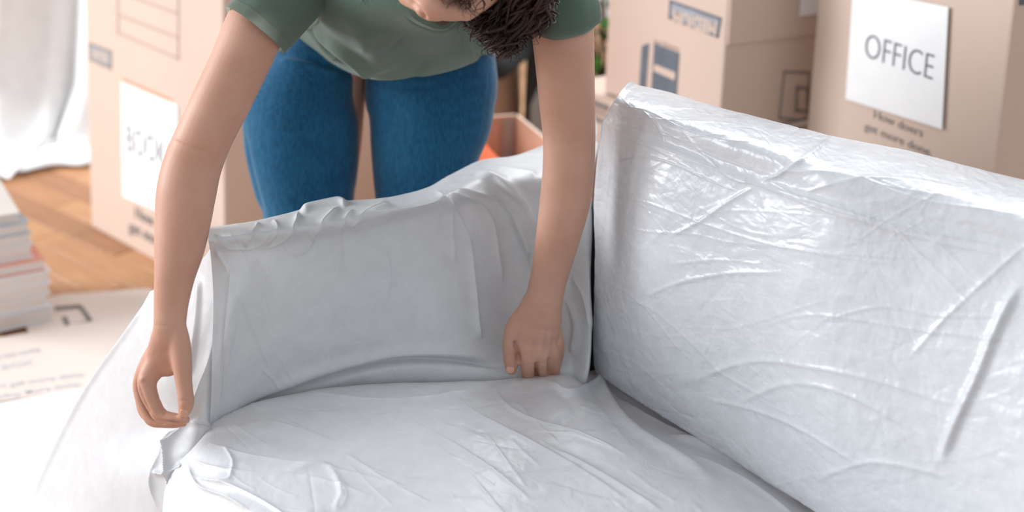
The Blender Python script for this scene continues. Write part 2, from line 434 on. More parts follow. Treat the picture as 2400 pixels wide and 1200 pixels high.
def plate(name, pts, thick, n, mat, parent):
    A = np.array(pts); B = A+np.array(n)*thick; k = len(A)
    V = np.concatenate([A, B]); Fc = [tuple(range(k-1, -1, -1)), tuple(range(k, 2*k))]+[(i, (i+1) % k, k+(i+1) % k, k+i) for i in range(k)]
    return loc_mesh(name, V, Fc, mat, parent, False)
def outline(name, pts, wpx, face, mat, parent, off=.0012):
    """a printed line frame through image points lying on the face"""
    P_ = [face.at(*p, off) for p in pts]; parts = []
    k = len(P_)
    for i in range(k):
        a, b = P_[i], P_[(i+1) % k]; d = b-a; d /= np.linalg.norm(d); s = np.cross(face.n, d)*wpx/2
        parts.append((np.array([a-s-d*wpx/2, b-s+d*wpx/2, b+s+d*wpx/2, a+s-d*wpx/2]), [(0, 1, 2, 3)]))
    V, Fc = join(parts); return loc_mesh(name, V, Fc, mat, parent, False)
def carton(label, near, du, wu, dv, wv, z0, z1, group='moving cartons', flaps=True, mat='card'):
    """near = xy of the near vertical edge; du/dv = unit vectors along left and right faces"""
    near = np.array([near[0], near[1], 0.0]); du = np.array([*du, 0.]); dv = np.array([*dv, 0.])
    e = empty('cardboard_carton', near+[0, 0, z0], label, 'box', group)
    c = [near, near+du*wu, near+du*wu+dv*wv, near+dv*wv]; th = .006
    # shell: four wall panels with slightly rounded corners, closed bottom and top flaps
    cen = sum(c)/4; V = []; r = .006
    ring = []
    for k in range(4):
        p = c[k]; a = c[k-1]-p; b = c[(k+1) % 4]-p; a /= np.linalg.norm(a); b /= np.linalg.norm(b)
        ring += [p+a*r, p+(a+b)*r*.3, p+b*r]
    nR = len(ring)
    for z, ins in ((z0, .004), (z0+.004, 0), (z1-.004, 0), (z1, .004)):
        for p in ring: V.append(p+(cen-p)/np.linalg.norm(cen-p)*ins+np.array([0, 0, z]))
    Fc = [tuple(range(nR))]+[(k*nR+i, k*nR+(i+1) % nR, (k+1)*nR+(i+1) % nR, (k+1)*nR+i) for k in range(3) for i in range(nR)]+[tuple(3*nR+i for i in range(nR))[::-1]]
    loc_mesh('body', V, Fc, M[mat], e, False)
    if flaps:
        for s in (0, 1):
            a = c[0]+dv*wv*(s*.502); b = a+du*wu; k = dv*wv*.498
            q = [x_+np.array([0, 0, z1]) for x_ in (a, b, b+k, a+k)]
            plate('flap', q, .004, (0, 0, 1), M[mat], e)
        a = c[0]+dv*wv*.5
        plate('tape', [a-dv*.025+[0, 0, z1+.0042], a+du*wu-dv*.025+[0, 0, z1+.0042], a+du*wu+dv*.025+[0, 0, z1+.0042], a+dv*.025+[0, 0, z1+.0042]], .0004, (0, 0, 1), M['card_edge'], e)
    nl = -dv; nrm = -du
    fL = Face(near+du*wu+[0, 0, z0], -du, nl)     # left face, u runs towards the near edge
    fR = Face(near+[0, 0, z0], dv, nrm)
    return e, fL, fR
def unit(v): v = np.array(v[:2], float); return v/np.linalg.norm(v)

# 1 tall BOOKS carton
A_ = Z(213, 530, 0); B_ = Z(528, 700, 0)
du = unit(A_-B_); dv = np.array([-du[1], du[0]]); dv = dv if dv[1] > 0 else -dv
c1, f, fr = carton('tallest carton at left, a white sheet reading BOOKS taped on it', B_, du, np.linalg.norm(A_-B_), dv, .52, 0, 1.16)
sh = [(287, 186), (415, 240), (418, 512), (290, 458)]
plate('tape_strip', f.quad([(288, 183), (402, 232), (402, 262), (288, 213)], .001), .0006, f.n, M['tape'], c1)
plate('label_sheet', f.quad([(285, 190), (417, 246), (420, 516), (289, 460)], .0012), .0012, f.n, M['paper'], c1)
p = f.at(300, 352, .003); q = f.at(408, 400, .003)
text_mesh('lettering', 'BOOKS', .070, f.mat(p), M['ink'], c1, width=np.linalg.norm((q-p)[:2]), bold=-.001)
p = f.at(316, 508, .0015); text_mesh('lettering', 'How doers', .030, f.mat(p), M['ink_grey'], c1, bold=.001)
p = f.at(303, 540, .0015); text_mesh('lettering', 'get more done.', .030, f.mat(p), M['ink_grey'], c1, bold=.001)
outline('printed_frame', [(210, 102), (260, 122), (260, 160), (211, 138)], .007, f, M['ink_grey'], c1)
plate('printed_block', f.quad([(211, 103), (259, 122), (259, 158), (212, 137)], .0005), .0003, f.n, M['ink_mid'], c1)
p = f.at(215, 131, .0014); q = f.at(254, 149, .0014); text_mesh('lettering', 'LARGE', .022, f.mat(p), M['card'], c1, width=np.linalg.norm((q-p)[:2]), bold=.001)
outline('printed_frame', [(275, -60), (418, -20), (418, 137), (277, 77)], .006, f, M['ink_faint'], c1)
for a, b in (((278, -20), (416, 32)), ((278, 34), (416, 88))):
    A2 = [f.at(*a), f.at(*b)]; d = np.array([0, 0, .005])
    plate('printed_line', [A2[0]-d/2, A2[1]-d/2, A2[1]+d/2, A2[0]+d/2], .0002, f.n, M['ink_faint'], c1)

# 2 lower carton and the upside-down MEDIUM carton on it
zb = .55
L_ = Z(1415, 215, zb); N_ = Z(1685, 322, zb)
du = unit(L_-N_); dv = np.array([-du[1], du[0]]); dv = dv if dv[1] > 0 else -dv
off = np.array([N_[0], N_[1]])
c2, f, fr = carton('low carton under the upside-down MEDIUM carton', off-du*.02-dv*.02, du, np.linalg.norm(L_-N_)+.13, dv, .5, 0, zb-.007, flaps=True)
outline('printed_line', [(1380, 232), (1425, 250), (1425, 254), (1380, 236)], .006, f, M['ink_grey'], c2)
outline('printed_line', [(1380, 270), (1425, 288), (1425, 292), (1380, 274)], .006, f, M['ink_grey'], c2)
for k in range(9):
    x0 = 1382+k*5; outline('printed_bar', [(x0, 238+k*1.9), (x0, 262+k*1.9)], .0016, f, M['ink_grey'], c2)
c3, f, fr = carton('upside-down carton printed MEDIUM, on the low carton', off, du, np.linalg.norm(L_-N_), dv, .46, zb, 1.12)
plate('printed_block', f.quad([(1574, 6), (1687, 46), (1680, 83), (1572, 39)], .0005), .0003, f.n, M['ink_mid'], c3)
outline('printed_frame', [(1572, 3), (1689, 44), (1682, 85), (1570, 41)], .006, f, M['ink'], c3)
p = f.at(1681, 54, .0014); q = f.at(1580, 16, .0014)
text_mesh('lettering', 'MEDIUM', .026, f.mat(p, -f.u, -f.v), M['card'], c3, width=np.linalg.norm((q-p)[:2]), bold=.0014)
plate('printed_block', f.quad([(1505, 107), (1522, 101), (1513, 225), (1497, 225)], .0008), .0003, f.n, M['ink'], c3)
plate('printed_block', f.quad([(1534, 101), (1593, 124), (1585, 240), (1525, 240)], .0008), .0003, f.n, M['ink'], c3)
plate('printed_patch', f.quad([(1535, 150), (1584, 170), (1582, 188), (1533, 166)], .0013), .0003, f.n, M['card'], c3)
p = f.at(1592, 112, .0012); text_mesh('lettering', 'moving box', .012, f.mat(p, -f.u, -f.v), M['ink_faint'], c3)
outline('printed_frame', [(1838, 168), (1896, 170), (1896, 284), (1826, 276)], .005, fr, M['ink_grey'], c3)
outline('printed_block', [(1868, 205), (1893, 207), (1893, 262), (1866, 258)], .007, fr, M['ink_grey'], c3)
plate('lid_flap', fr.quad([(1703, 104), (2060, 60), (2060, -60), (1712, -40)], .001), .004, fr.n, M['card'], c3)
plate('tape_strip', fr.quad([(1868, 36), (1925, 30), (1925, -80), (1878, -80)], .006), .002, fr.n, M['paper'], c3)

# 3 OFFICE carton
R_ = T(2352, 230, 2.5); Lq = T(1903, 150, 2.93)
du = unit(Lq-R_); dv = np.array([-du[1], du[0]]); dv = dv if dv[1] > 0 else -dv
c4, f, fr = carton('carton at right with a white sheet reading OFFICE on its front', R_, du, np.linalg.norm((Lq-R_)[:2]), dv, .40, 0, 1.12)
plate('label_sheet', f.quad([(2006, -28), (2229, 16), (2214, 302), (1988, 231)], .006), .0012, f.n, M['paper'], c4)
p = f.at(2033, 132, .0085); q = f.at(2193, 178, .0085)
text_mesh('lettering', 'OFFICE', .050, f.mat(p), M['ink'], c4, width=np.linalg.norm((q-p)[:2]), bold=-.0012)
p = f.at(2048, 276, .0012); text_mesh('lettering', 'How doers', .0165, f.mat(p), M['ink_grey'], c4, width=.13, bold=.0002)
p = f.at(2026, 303, .0012); text_mesh('lettering', 'get more done.', .0165, f.mat(p), M['ink_grey'], c4, width=.18, bold=.0002)
plate('printed_block', fr.quad([(2388, 12), (2425, 10), (2425, -25), (2388, -25)], .001), .0003, fr.n, M['ink'], c4)

# 4 open carton with orange cloth
FC = T(1213, 268, 3.35); zt = FC[2]
d1 = unit((-.93, -.36)); d2 = unit((.36, -.93))
e = empty('open_carton', (FC[0], FC[1], 0), 'open cardboard carton with orange cloth inside, behind the sofa arm', 'box')
wA, wB, th = .34, .42, .007
def panel(name, a, b, inward, mat='card_dark'):
    a = np.array([*a, 0.]); b = np.array([*b, 0.]); i_ = np.array([*inward, 0.])
    plate(name, [a, b, b+[0, 0, zt], a+[0, 0, zt]], th, i_, M[mat], e)
    s = i_*th
    plate('rim', [a+[0, 0, zt], b+[0, 0, zt], b+s+[0, 0, zt], a+s+[0, 0, zt]], .0015, (0, 0, 1), M['card_edge'], e)
f0 = FC[:2]
panel('wall_panel', f0, f0+d1*wA, d2); panel('wall_panel', f0, f0+d2*wB, d1)
panel('wall_panel', f0+d1*wA, f0+d1*wA+d2*wB, -d1); panel('wall_panel', f0+d2*wB, f0+d1*wA+d2*wB, -d2)
plate('bottom_panel', [np.array([*q, .002]) for q in (f0, f0+d1*wA, f0+d1*wA+d2*wB, f0+d2*wB)], .005, (0, 0, 1), M['card_dark'], e)
a = np.array([*(f0+d1*.012+d2*.012), 0.])
plate('corner_stripe', [a+[0, 0, .02], a+np.array([*d1, 0])*.03+[0, 0, .02], a+np.array([*d1, 0])*.03+[0, 0, zt-.01], a+[0, 0, zt-.01]], .001, (*d2, 0), M['grey_metal'], e)  # grey stripe down the inner far corner, darker than the card
# cloth heap
nr = nc = 60
uu, vv = np.meshgrid(np.linspace(.05, .95, nc), np.linspace(.05, .95, nr))
base = np.array([*f0, 0.])+uu[..., None]*wA*np.array([*d1, 0.])+vv[..., None]*wB*np.array([*d2, 0.])
hz = zt-.115+.09*np.sin(uu*math.pi)*np.sin(vv*math.pi)+.06*perlin(np.stack([uu*4, vv*4, uu*0], -1))+.07*(uu-.3)
base[..., 2] = hz
top = base.reshape(-1, 3)
oc = mesh_obj('orange_cloth', top, grid_faces(nr, nc), M['orange_cloth'])
tag(oc, 'crumpled orange cloth lying in the open carton', 'cloth')
md = oc.modifiers.new('s', 'SOLIDIFY'); md.thickness = .08; md.offset = -1 if normals(base)[5, 5, 2] > 0 else 1

# brown paper bag and black folding chair behind the open carton
C0 = T(1120, 250, 3.95)
e = empty('brown_bag', (C0[0], C0[1], 0), 'brown paper sack with dark strap behind the open carton', 'bag')
z1 = 1.0
def bagring(z, s, sh=0):
    a = np.linspace(0, 2*math.pi, 28, endpoint=False)
    r = (np.abs(np.cos(a))**3+np.abs(np.sin(a))**3)**(-1/3)
    return np.stack([C0[0]+sh+.115*s*r*np.cos(a), C0[1]+.03+.12*s*r*np.sin(a), np.full(28, z)], -1)
prof = [(0.0, .9), (.02, 1), (.3, 1.02), (.5, 1.0), (.58, .97), (.64, 1.0), (.70, .96), (.74, .9)]
Vb = np.concatenate([bagring(z_, s_, .01*math.sin(z_*9)) for z_, s_ in prof]); Vb += .008*np.stack([perlin(Vb*9+k) for k in range(3)], -1)
Vb[:, 2] = np.maximum(Vb[:, 2], .001)
loc_mesh('sack', Vb, [tuple(q) for q in grid_faces(len(prof), 28, True)]+[tuple(range(27, -1, -1))], M['brown_bag'], e)
v_, f_ = tube(cr([T(1140, 165, 3.72), T(1180, 150, 3.72), T(1215, 122, 3.76), T(1240, 95, 3.80)], 20), .035, .012, 12); loc_mesh('strap', v_, f_, M['black_fabric'], e)
C1 = T(1305, 200, 3.85)
e = empty('backpack', (C1[0], C1[1], 0), 'black backpack standing between the brown sack and the right bare arm', 'bag')
def blob_ring(cx, cy, z, a_, b_, n=26, p=3):
    q = np.linspace(0, 2*math.pi, n, endpoint=False); r_ = (np.abs(np.cos(q))**p+np.abs(np.sin(q))**p)**(-1/p)
    return np.stack([cx+a_*r_*np.cos(q), cy+b_*r_*np.sin(q), np.full(n, z)], -1)
pr = [(.001, .6), (.01, .9), (.1, 1), (.35, 1.02), (.6, .98), (.75, .9), (.84, .7), (.88, .4), (.89, .1)]
V = np.concatenate([blob_ring(C1[0], C1[1], z_, .085*s_, .08*s_) for z_, s_ in pr]); V[26:] += .006*np.stack([perlin(V[26:]*12+k) for k in range(3)], -1)
loc_mesh('bag_body', V, [tuple(q) for q in grid_faces(len(pr), 26, True)]+[tuple(range(25, -1, -1))], M['black_fabric'], e)
V = np.concatenate([blob_ring(C1[0]-.01, C1[1]-.085, z_, .06*s_, .03*s_) for z_, s_ in [(.1, .7), (.13, 1), (.35, 1), (.40, .7), (.41, .2)]])
loc_mesh('front_pocket', V, [tuple(q) for q in grid_faces(5, 26, True)], M['grey_metal'], e)
v_, f_ = tube(cr([C1*[1, 1, 0]+[-.03, 0, .87], C1*[1, 1, 0]+[-.03, -.02, .93], C1*[1, 1, 0]+[.03, -.02, .93], C1*[1, 1, 0]+[.03, 0, .87]], 16), .006, None, 8, ref=(0, 1, 0)); loc_mesh('handle', v_, f_, M['black_fabric'], e)

# potted plant
PC = T(1412, 110, 4.3)
e = empty('potted_plant', (PC[0], PC[1], 0), 'leafy green potted plant behind the MEDIUM carton', 'plant')
a = np.linspace(0, 2*math.pi, 28, endpoint=False)
pr = [(0.001, .10), (.02, .11), (.2, .135), (.22, .145), (.235, .145), (.235, .125), (.21, .122)]
Vp = np.concatenate([np.stack([PC[0]+r*np.cos(a), PC[1]+r*np.sin(a), np.full(28, z_)], -1) for z_, r in pr])
loc_mesh('pot', Vp, [tuple(q) for q in grid_faces(len(pr), 28, True)]+[tuple(range(27, -1, -1))], M['pot'], e)
loc_mesh('soil', Vp[-28:], [tuple(range(28))], M['soil'], e)
leaf_me = []
for q in range(2):
    L_n = 9; V = []; 
    for i in range(L_n):
        t_ = i/(L_n-1); wd = .30*math.sin(math.pi*min(1, t_*.92+.04))**.8
        for j in (-1, -.5, 0, .5, 1): V.append((t_, wd*j, .10*math.sin(t_*3)-.3*t_*t_+.10*abs(j)*wd*2))
    o = mesh_obj('leaf', V, grid_faces(L_n, 5), M['leaf' if q == 0 else 'leaf_light']); leaf_me.append(o.data); bpy.data.objects.remove(o)
rs = random.Random(3)
for k in range(9):
    az = rs.uniform(0, 6.28); tip = np.array([PC[0]+.2*math.cos(az), PC[1]+.2*math.sin(az), rs.uniform(.5, .95)])
    v_, f_ = tube(cr([np.array([PC[0], PC[1], .2]), np.array([PC[0]+.05*math.cos(az), PC[1]+.05*math.sin(az), .42]), tip], 12), .005, None, 6, ref=(1, 0, .1)); loc_mesh('stem', v_, f_, M['stem'], e)
for k in range(150):
    az = rs.uniform(0, 6.28); zz = rs.uniform(.24, 1.0); r = rs.uniform(.02, .2)
    o = bpy.data.objects.new('leaf', leaf_me[0 if rs.random() < .65 else 1]); COL.objects.link(o); o.parent = e
    o.location = (r*math.cos(az), r*math.sin(az), zz); o.rotation_euler = (rs.uniform(-.5, .5), rs.uniform(-.6, .5), az+rs.uniform(-.6, .6)); s = rs.uniform(.09, .15); o.scale = (s, s, s)

# flattened cartons and papers on the floor at left
def flat(name, label, cat, pts, z, th, mat, group=None):
    P_ = [Z(x_, y_, z) for x_, y_ in pts]
    e = empty(name, P_[0], label, cat, group)
    plate('sheet', P_, th, (0, 0, 1), M[mat], e)
    return e
def floor_text(e, s, px, py, px2, py2, h, z, mat, bold=.001):
    p = Z(px, py, z); q = Z(px2, py2, z); d = q-p; w_ = np.linalg.norm(d); d /= w_; v_ = np.cross((0, 0, 1.), d)
    m = Matrix.Identity(4)
    for i in range(3): m[i][0] = d[i]; m[i][1] = v_[i]; m[i][2] = (0, 0, 1)[i]; m[i][3] = p[i]
    text_mesh('lettering', s, h, m, M[mat], e, width=w_, bold=bold)
M['card_pale'] = noise_mat('card_pale', (.76, .66, .60), (.80, .70, .64), 4, .7)
e = flat('flattened_carton', 'flattened carton on the floor with small printed frame, farthest back', 'cardboard', [(76, 800), (36, 716), (150, 694), (352, 680), (420, 760), (420, 820)], .002, .005, 'card_pale', 'flattened cartons')
def fl_line(e, pts, z, wd, mat):
    parts = []
    for i in range(len(pts)-1):
        a = Z(*pts[i], z); b = Z(*pts[i+1], z); d = b-a; d /= np.linalg.norm(d); s = np.cross((0, 0, 1.), d)*wd/2
        parts.append((np.array([a-s, b-s, b+s, a+s]), [(0, 1, 2, 3)]))
    V, Fc = join(parts); loc_mesh('printed_line', V, Fc, M[mat], e, False)
fl_line(e, [(128, 720), (186, 716), (212, 752), (160, 766), (150, 742)], .0078, .012, 'ink_grey')
floor_text(e, 'FRAGILE', 130, 730, 188, 722, .02, .0078, 'ink_grey')
e = flat('flattened_carton', 'flattened carton on the floor with three lines of print, middle one', 'cardboard', [(-200, 975), (-200, 832), (0, 796), (200, 760), (600, 720), (600, 880), (230, 912)], .0085, .005, 'card_pale', 'flattened cartons')
M['ink_pale'] = noise_mat('ink_pale', (.60, .58, .60), (.66, .64, .66), 30, .7)  # ink lightened to paint in the glare over the front print
floor_text(e, 'Heavy duty moving', -40, 848, 95, 822, .022, .0142, 'ink_pale')
floor_text(e, 'BOX', 5, 866, 80, 852, .022, .0142, 'ink_pale')
floor_text(e, 'How doers get more done.', -120, 925, 200, 880, .022, .0142, 'ink_pale')
floor_text(e, 'More saving. More doing.', -90, 948, 190, 902, .020, .0142, 'ink_pale')
e = flat('paper_sheet', 'large white paper sheet with letters, on the flattened cartons', 'paper', [(-260, 1130), (-200, 968), (0, 946), (225, 906), (480, 880), (480, 1030), (150, 1052)], .0150, .0015, 'paper')
M['ink_pale'] = noise_mat('ink_pale', (.62, .64, .70), (.66, .68, .73), 30, .7)
floor_text(e, 'FILO', 40, 990, 190, 962, .05, .0168, 'ink_pale', bold=-.002)
e = flat('paper_sheet', 'blank white paper sheet on the floor, nearest the bottom left corner', 'paper', [(-300, 1500), (-260, 1135), (0, 1060), (150, 1052), (480, 1030), (480, 1500)], .0172, .0015, 'paper')

# stack of books at far left
bp0 = Z(52, 728, 0); yaw = math.radians(33)
bx = [('grey', .034, 86, 0), ('white', .030, 84, .0), ('cream', .026, 88, .0), ('white', .030, 84, .0), ('orange', .026, 78, 0), ('white', .034, 52, 0), ('cream', .024, 50, 0), ('blue', .026, 40, 0), ('cream', .022, 30, 0)]
covers = {'grey': noise_mat('cover_grey', (.66, .66, .68), (.7, .7, .72), 5, .4), 'white': noise_mat('cover_white', (.82, .82, .83), (.86, .86, .87), 5, .4),
          'cream': noise_mat('cover_cream', (.76, .70, .66), (.8, .74, .7), 5, .4), 'orange': noise_mat('cover_orange', (.8, .3, .2), (.86, .38, .28), 5, .4), 'blue': noise_mat('cover_blue', (.45, .52, .58), (.5, .57, .63), 5, .4)}
M['pages'] = noise_mat('pages', (.72, .66, .62), (.84, .79, .76), 3, .8, mapping=(1, 1, 160))
z0 = 0.0075
posn = ['bottom book of', 'second book from the bottom of', 'third book from the bottom of', 'book just below the orange one in', 'orange covered book in', 'white book on top of the orange one in', 'cream book third from the top of', 'blue grey book second from the top of', 'topmost book of']
for k, (cn, th_, pxr, _) in enumerate(bx):
    yk = yaw+math.radians(rs.uniform(-5, 5))
    # right corner sits where the stack's silhouette steps
    ct = Z(pxr, 728-k*31, z0+th_/2); ct = np.array([bp0[0]+(pxr-52)/F*3.3, bp0[1]+.02, 0])
    ux, uy = np.array([math.cos(yk), math.sin(yk)]), np.array([-math.sin(yk), math.cos(yk)])
    wx, wy = .17, .24
    cen = ct[:2]-ux*wx/2+uy*wy/2*0.2-uy*0
    e = empty('book', (cen[0], cen[1], z0), posn[k]+' the stack at the far left edge', 'book', 'books stacked at the left edge')
    tC = .0025
    for zz in (z0, z0+th_-tC):
        v_, f_ = boxVF(cen[0], cen[1], zz, zz+tC, wx, wy, yk, .0008); loc_mesh('cover', v_, f_, covers[cn], e, False)
    sp = cen-ux*(wx/2-.0015)
    v_, f_ = boxVF(sp[0], sp[1], z0+tC, z0+th_-tC, .003, wy, yk); loc_mesh('spine', v_, f_, covers[cn], e, False)
    pg = cen-ux*.001
    v_, f_ = boxVF(pg[0], pg[1], z0+tC, z0+th_-tC, wx-.008, wy-.008, yk); loc_mesh('page_block', v_, f_, M['pages'], e, False)
    z0 += th_+.0005

# ------------------------------------------------------------------ sofa
sofa = empty('sofa', (0.1, 1.7, 0), 'sofa wrapped in crinkled translucent white plastic film, filling the foreground', 'sofa')
def film(name, G, nr, nc, mat, parent, lines, lowamp=.006, lowsc=5, crk=.0016, crsc=(9, 9, 9), flip=False, rot=.4, cs=1.0, ws=.7, extra=None):
    G = cr(cr(np.asarray(G, float), nr, 0), nc, 1)
    N_ = normals(G)
    # orient towards the camera
    s = np.sign(np.sum(N_*(CO-G), -1).mean()); N_ = N_*s
    PX = proj(G)
    P2 = G.copy()
    Mx = np.array(Matrix.Rotation(rot, 3, 'Z') @ Matrix.Rotation(rot*.7, 3, 'Y'))
    Q = (G @ Mx.T)*np.array(crsc)
    Q = Q+.5*np.stack([perlin(G*6+9*k) for k in range(3)], -1)
    d = lowamp*perlin(G*lowsc+3.3)*1.6 + crk*(ridged(Q, 3)-.8)
    if extra is not None: d = d+extra(G, PX)
    d = d+crease(PX, [(l_[0], l_[1], l_[2]*ws, l_[3]) for l_ in lines])*cs
    P2 = G+N_*d[..., None]
    o = loc_mesh(name, P2.reshape(-1, 3), grid_faces(nr, nc), M[mat], parent)
    return o

# --- backrest
cols = [
 [(1484, 208), (1450, 240), (1412, 300), (1398, 400), (1394, 500), (1406, 650), (1408, 780), (1408, 868)],
 [(1505, 205), (1462, 232), (1432, 296), (1424, 400), (1412, 520), (1403, 650), (1400, 780), (1404, 866)],
 [(1580, 216), (1550, 262), (1530, 342), (1515, 450), (1502, 565), (1492, 700), (1492, 832), (1502, 932)],
 [(1730, 262), (1735, 325), (1735, 414), (1720, 525), (1704, 650), (1692, 790), (1694, 930), (1705, 1046)],
 [(1940, 318), (1950, 390), (1960, 497), (1950, 620), (1940, 755), (1930, 905), (1930, 1060), (1935, 1200)],
 [(2180, 364), (2190, 440), (2184, 548), (2180, 690), (2180, 845), (2180, 1010), (2180, 1190), (2180, 1350)],
 [(2420, 420), (2420, 500), (2420, 612), (2420, 770), (2420, 945), (2420, 1130), (2420, 1325), (2420, 1505)],
 [(2740, 500), (2740, 590), (2740, 725), (2740, 900), (2740, 1090), (2740, 1290), (2740, 1500), (2740, 1700)]]
CG = []
for ci, c in enumerate(cols):
    back = .075 if ci == 0 else (0.012 if ci == 1 else 0)
    t2 = tz(*c[0], .865); tm = tz(*c[1], .878); t4 = tz(*c[2], .835); t8 = tz(*c[-1], .45)
    sil = T(*c[0], t2+back*.3); 
    pts = []
    away = np.array([.62, .78, 0.])*1.0
    if ci == 0: away = away*.6
    pts.append(np.array([sil[0], sil[1], .05])+away*.05); pts.append(np.array([sil[0], sil[1], .5])+away*.05); pts.append(np.array([sil[0], sil[1], .80])+away*.035)
    pts.append(sil); pts.append(T(*c[1], tm+back)); pts.append(T(*c[2], t4+back))
    n_ = len(c)-3
    for k in range(3, len(c)):
        s_ = (k-2)/n_; bul = .030*math.sin(math.pi*s_)
        if ci < 2: bul *= .3
        pts.append(T(*c[k], t4+(t8-t4)*s_-bul+back))
    bt = pts[-1]; pts.append(bt+np.array([.012, .018, -.02])); pts.append(bt+np.array([.06, .09, -.03])); 
    CG.append(pts)
CG = [[p+np.array([.06, .20, -.14]) for p in CG[0]]]+CG
CG = [[p if not 3 <= k <= 4 else p for k, p in enumerate(q)] for q in CG]
CG = [q[:5]+[q[4]*.22+q[5]*.78, q[5], q[5]*.86+q[6]*.14]+q[6:] for q in CG]
CG = np.swapaxes(np.array(CG), 0, 1)
lines = [
 ([(1432, 302), (1560, 345), (1780, 432), (1960, 497), (2160, 560), (2420, 612)], .007, 16, 'sharp'),
 ([(1780, 432), (1850, 395), (1960, 318)], .010, 14, 'sharp'),
 ([(1780, 432), (1700, 480), (1640, 520), (1560, 560)], .007, 11, 'sharp'),
 ([(1780, 432), (1900, 470), (2060, 520), (2200, 552), (2420, 592)], .005, 12, 'sharp'),
 ([(1435, 385), (1500, 368), (1580, 385), (1660, 420), (1740, 452)], .004, 4, 'sharp'),
 ([(1415, 455), (1480, 465), (1560, 490), (1640, 520), (1760, 560), (1900, 590), (2060, 600), (2220, 610)], .0035, 5, 'sharp'),
 ([(1420, 500), (1500, 540), (1620, 548), (1720, 570), (1860, 580), (1960, 602), (2180, 628)], .003, 5, 'sharp'),
 ([(1405, 650), (1470, 690), (1530, 740), (1580, 800), (1640, 860)], .003, 5, 'sharp'),
 ([(1660, 775), (1740, 765), (1850, 730), (1950, 700)], .003, 5, 'sharp'),
 ([(1740, 780), (1880, 740), (2000, 750), (2120, 770), (2300, 790), (2420, 800)], .004, 6, 'sharp'),
 ([(1900, 760), (2060, 720), (2200, 740), (2400, 740)], .004, 7, 'sharp'),
 ([(2400, 650), (2340, 760), (2290, 880), (2240, 990), (2200, 1100)], .016, 34, 'ridge'),
 ([(2420, 560), (2330, 640), (2200, 760), (2120, 850)], .006, 16, 'sharp'),
 ([(1500, 250), (1540, 300), (1560, 345)], .005, 8, 'sharp'), ([(1440, 250), (1520, 255), (1600, 300), (1700, 330), (1780, 335)], .003, 5, 'sharp'),
 ([(1590, 300), (1660, 370), (1720, 420), (1770, 430)], .004, 6, 'sharp'), ([(1440, 280), (1540, 275), (1680, 285)], .003, 4, 'sharp'),
 ([(1860, 460), (1960, 430), (2080, 420), (2260, 440)], .006, 14, 'sharp'), ([(1800, 400), (1980, 410), (2160, 470), (2400, 500)], .006, 14, 'sharp'),
 ([(1560, 620), (1680, 610), (1800, 620)], .004, 8, 'sharp'), ([(1500, 700), (1600, 660), (1720, 640), (1850, 640)], .006, 14, 'sharp'),
 ([(1600, 900), (1750, 850), (1900, 860), (2080, 900), (2260, 960)], .007, 18, 'sharp'), ([(1700, 960), (1850, 900), (2000, 930), (2200, 1040)], .006, 16, 'sharp'),
 ([(1440, 700), (1520, 720), (1620, 800), (1700, 880), (1840, 960)], .004, 9, 'sharp'),
 ([(1650, 930), (1760, 960), (1900, 1020), (2040, 1100)], .006, 14, 'sharp'), ([(1900, 1130), (2050, 1080), (2240, 1120)], .006, 14, 'sharp'),
 ([(1440, 330), (1428, 420), (1415, 540), (1405, 700)], .004, 4, 'sharp'),
]
rl = random.Random(5)
for k in range(120):
    x_, y_ = rl.uniform(1440, 2400), rl.uniform(240, 1180)
    a_ = rl.gauss(.25, .45); l_ = rl.uniform(40, 170); b_ = rl.uniform(-20, 20)
    lines.append(([(x_-l_*math.cos(a_), y_-l_*math.sin(a_)), (x_+b_*.3, y_+b_), (x_+l_*math.cos(a_), y_+l_*math.sin(a_))], rl.choice([.0014, .002, -.0014]), rl.uniform(3, 7), 'sharp'))
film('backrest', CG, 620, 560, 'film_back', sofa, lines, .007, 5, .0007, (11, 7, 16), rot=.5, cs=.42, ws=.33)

# --- armrest
cols = [  # silhouette, mid top, inner top edge, inner face x3, seam
 [(492, 533), (488, 560), (494, 596), (500, 700), (498, 800), (494, 900), (488, 1000)],
 [(520, 529), (522, 556), (545, 596), (535, 700), (525, 800), (516, 900), (508, 990)],
 [(600, 516), (604, 545), (612, 586), (606, 680), (600, 775), (596, 865), (592, 950)],
 [(700, 496), (706, 530), (716, 570), (712, 660), (708, 752), (704, 845), (700, 926)],
 [(800, 474), (808, 512), (820, 552), (818, 645), (816, 740), (812, 835), (808, 908)],
 [(900, 463), (908, 492), (918, 532), (918, 625), (918, 728), (918, 830), (918, 900)],
 [(1000, 440), (1010, 470), (1020, 512), (1024, 612), (1026, 720), (1028, 820), (1028, 896)],
 [(1060, 408), (1076, 440), (1090, 490), (1104, 600), (1110, 715), (1112, 815), (1114, 892)],
 [(1130, 380), (1145, 415), (1160, 475), (1178, 600), (1186, 715), (1190, 815), (1196, 888)],
 [(1205, 370), (1216, 415), (1228, 480), (1240, 600), (1250, 710), (1258, 815), (1266, 884)],
 [(1290, 338), (1300, 400), (1312, 470), (1325, 590), (1332, 710), (1335, 815), (1338, 880)],
 [(1400, 298), (1396, 360), (1386, 450), (1384, 560), (1388, 680), (1389, 790), (1378, 872)],
]
CG = []
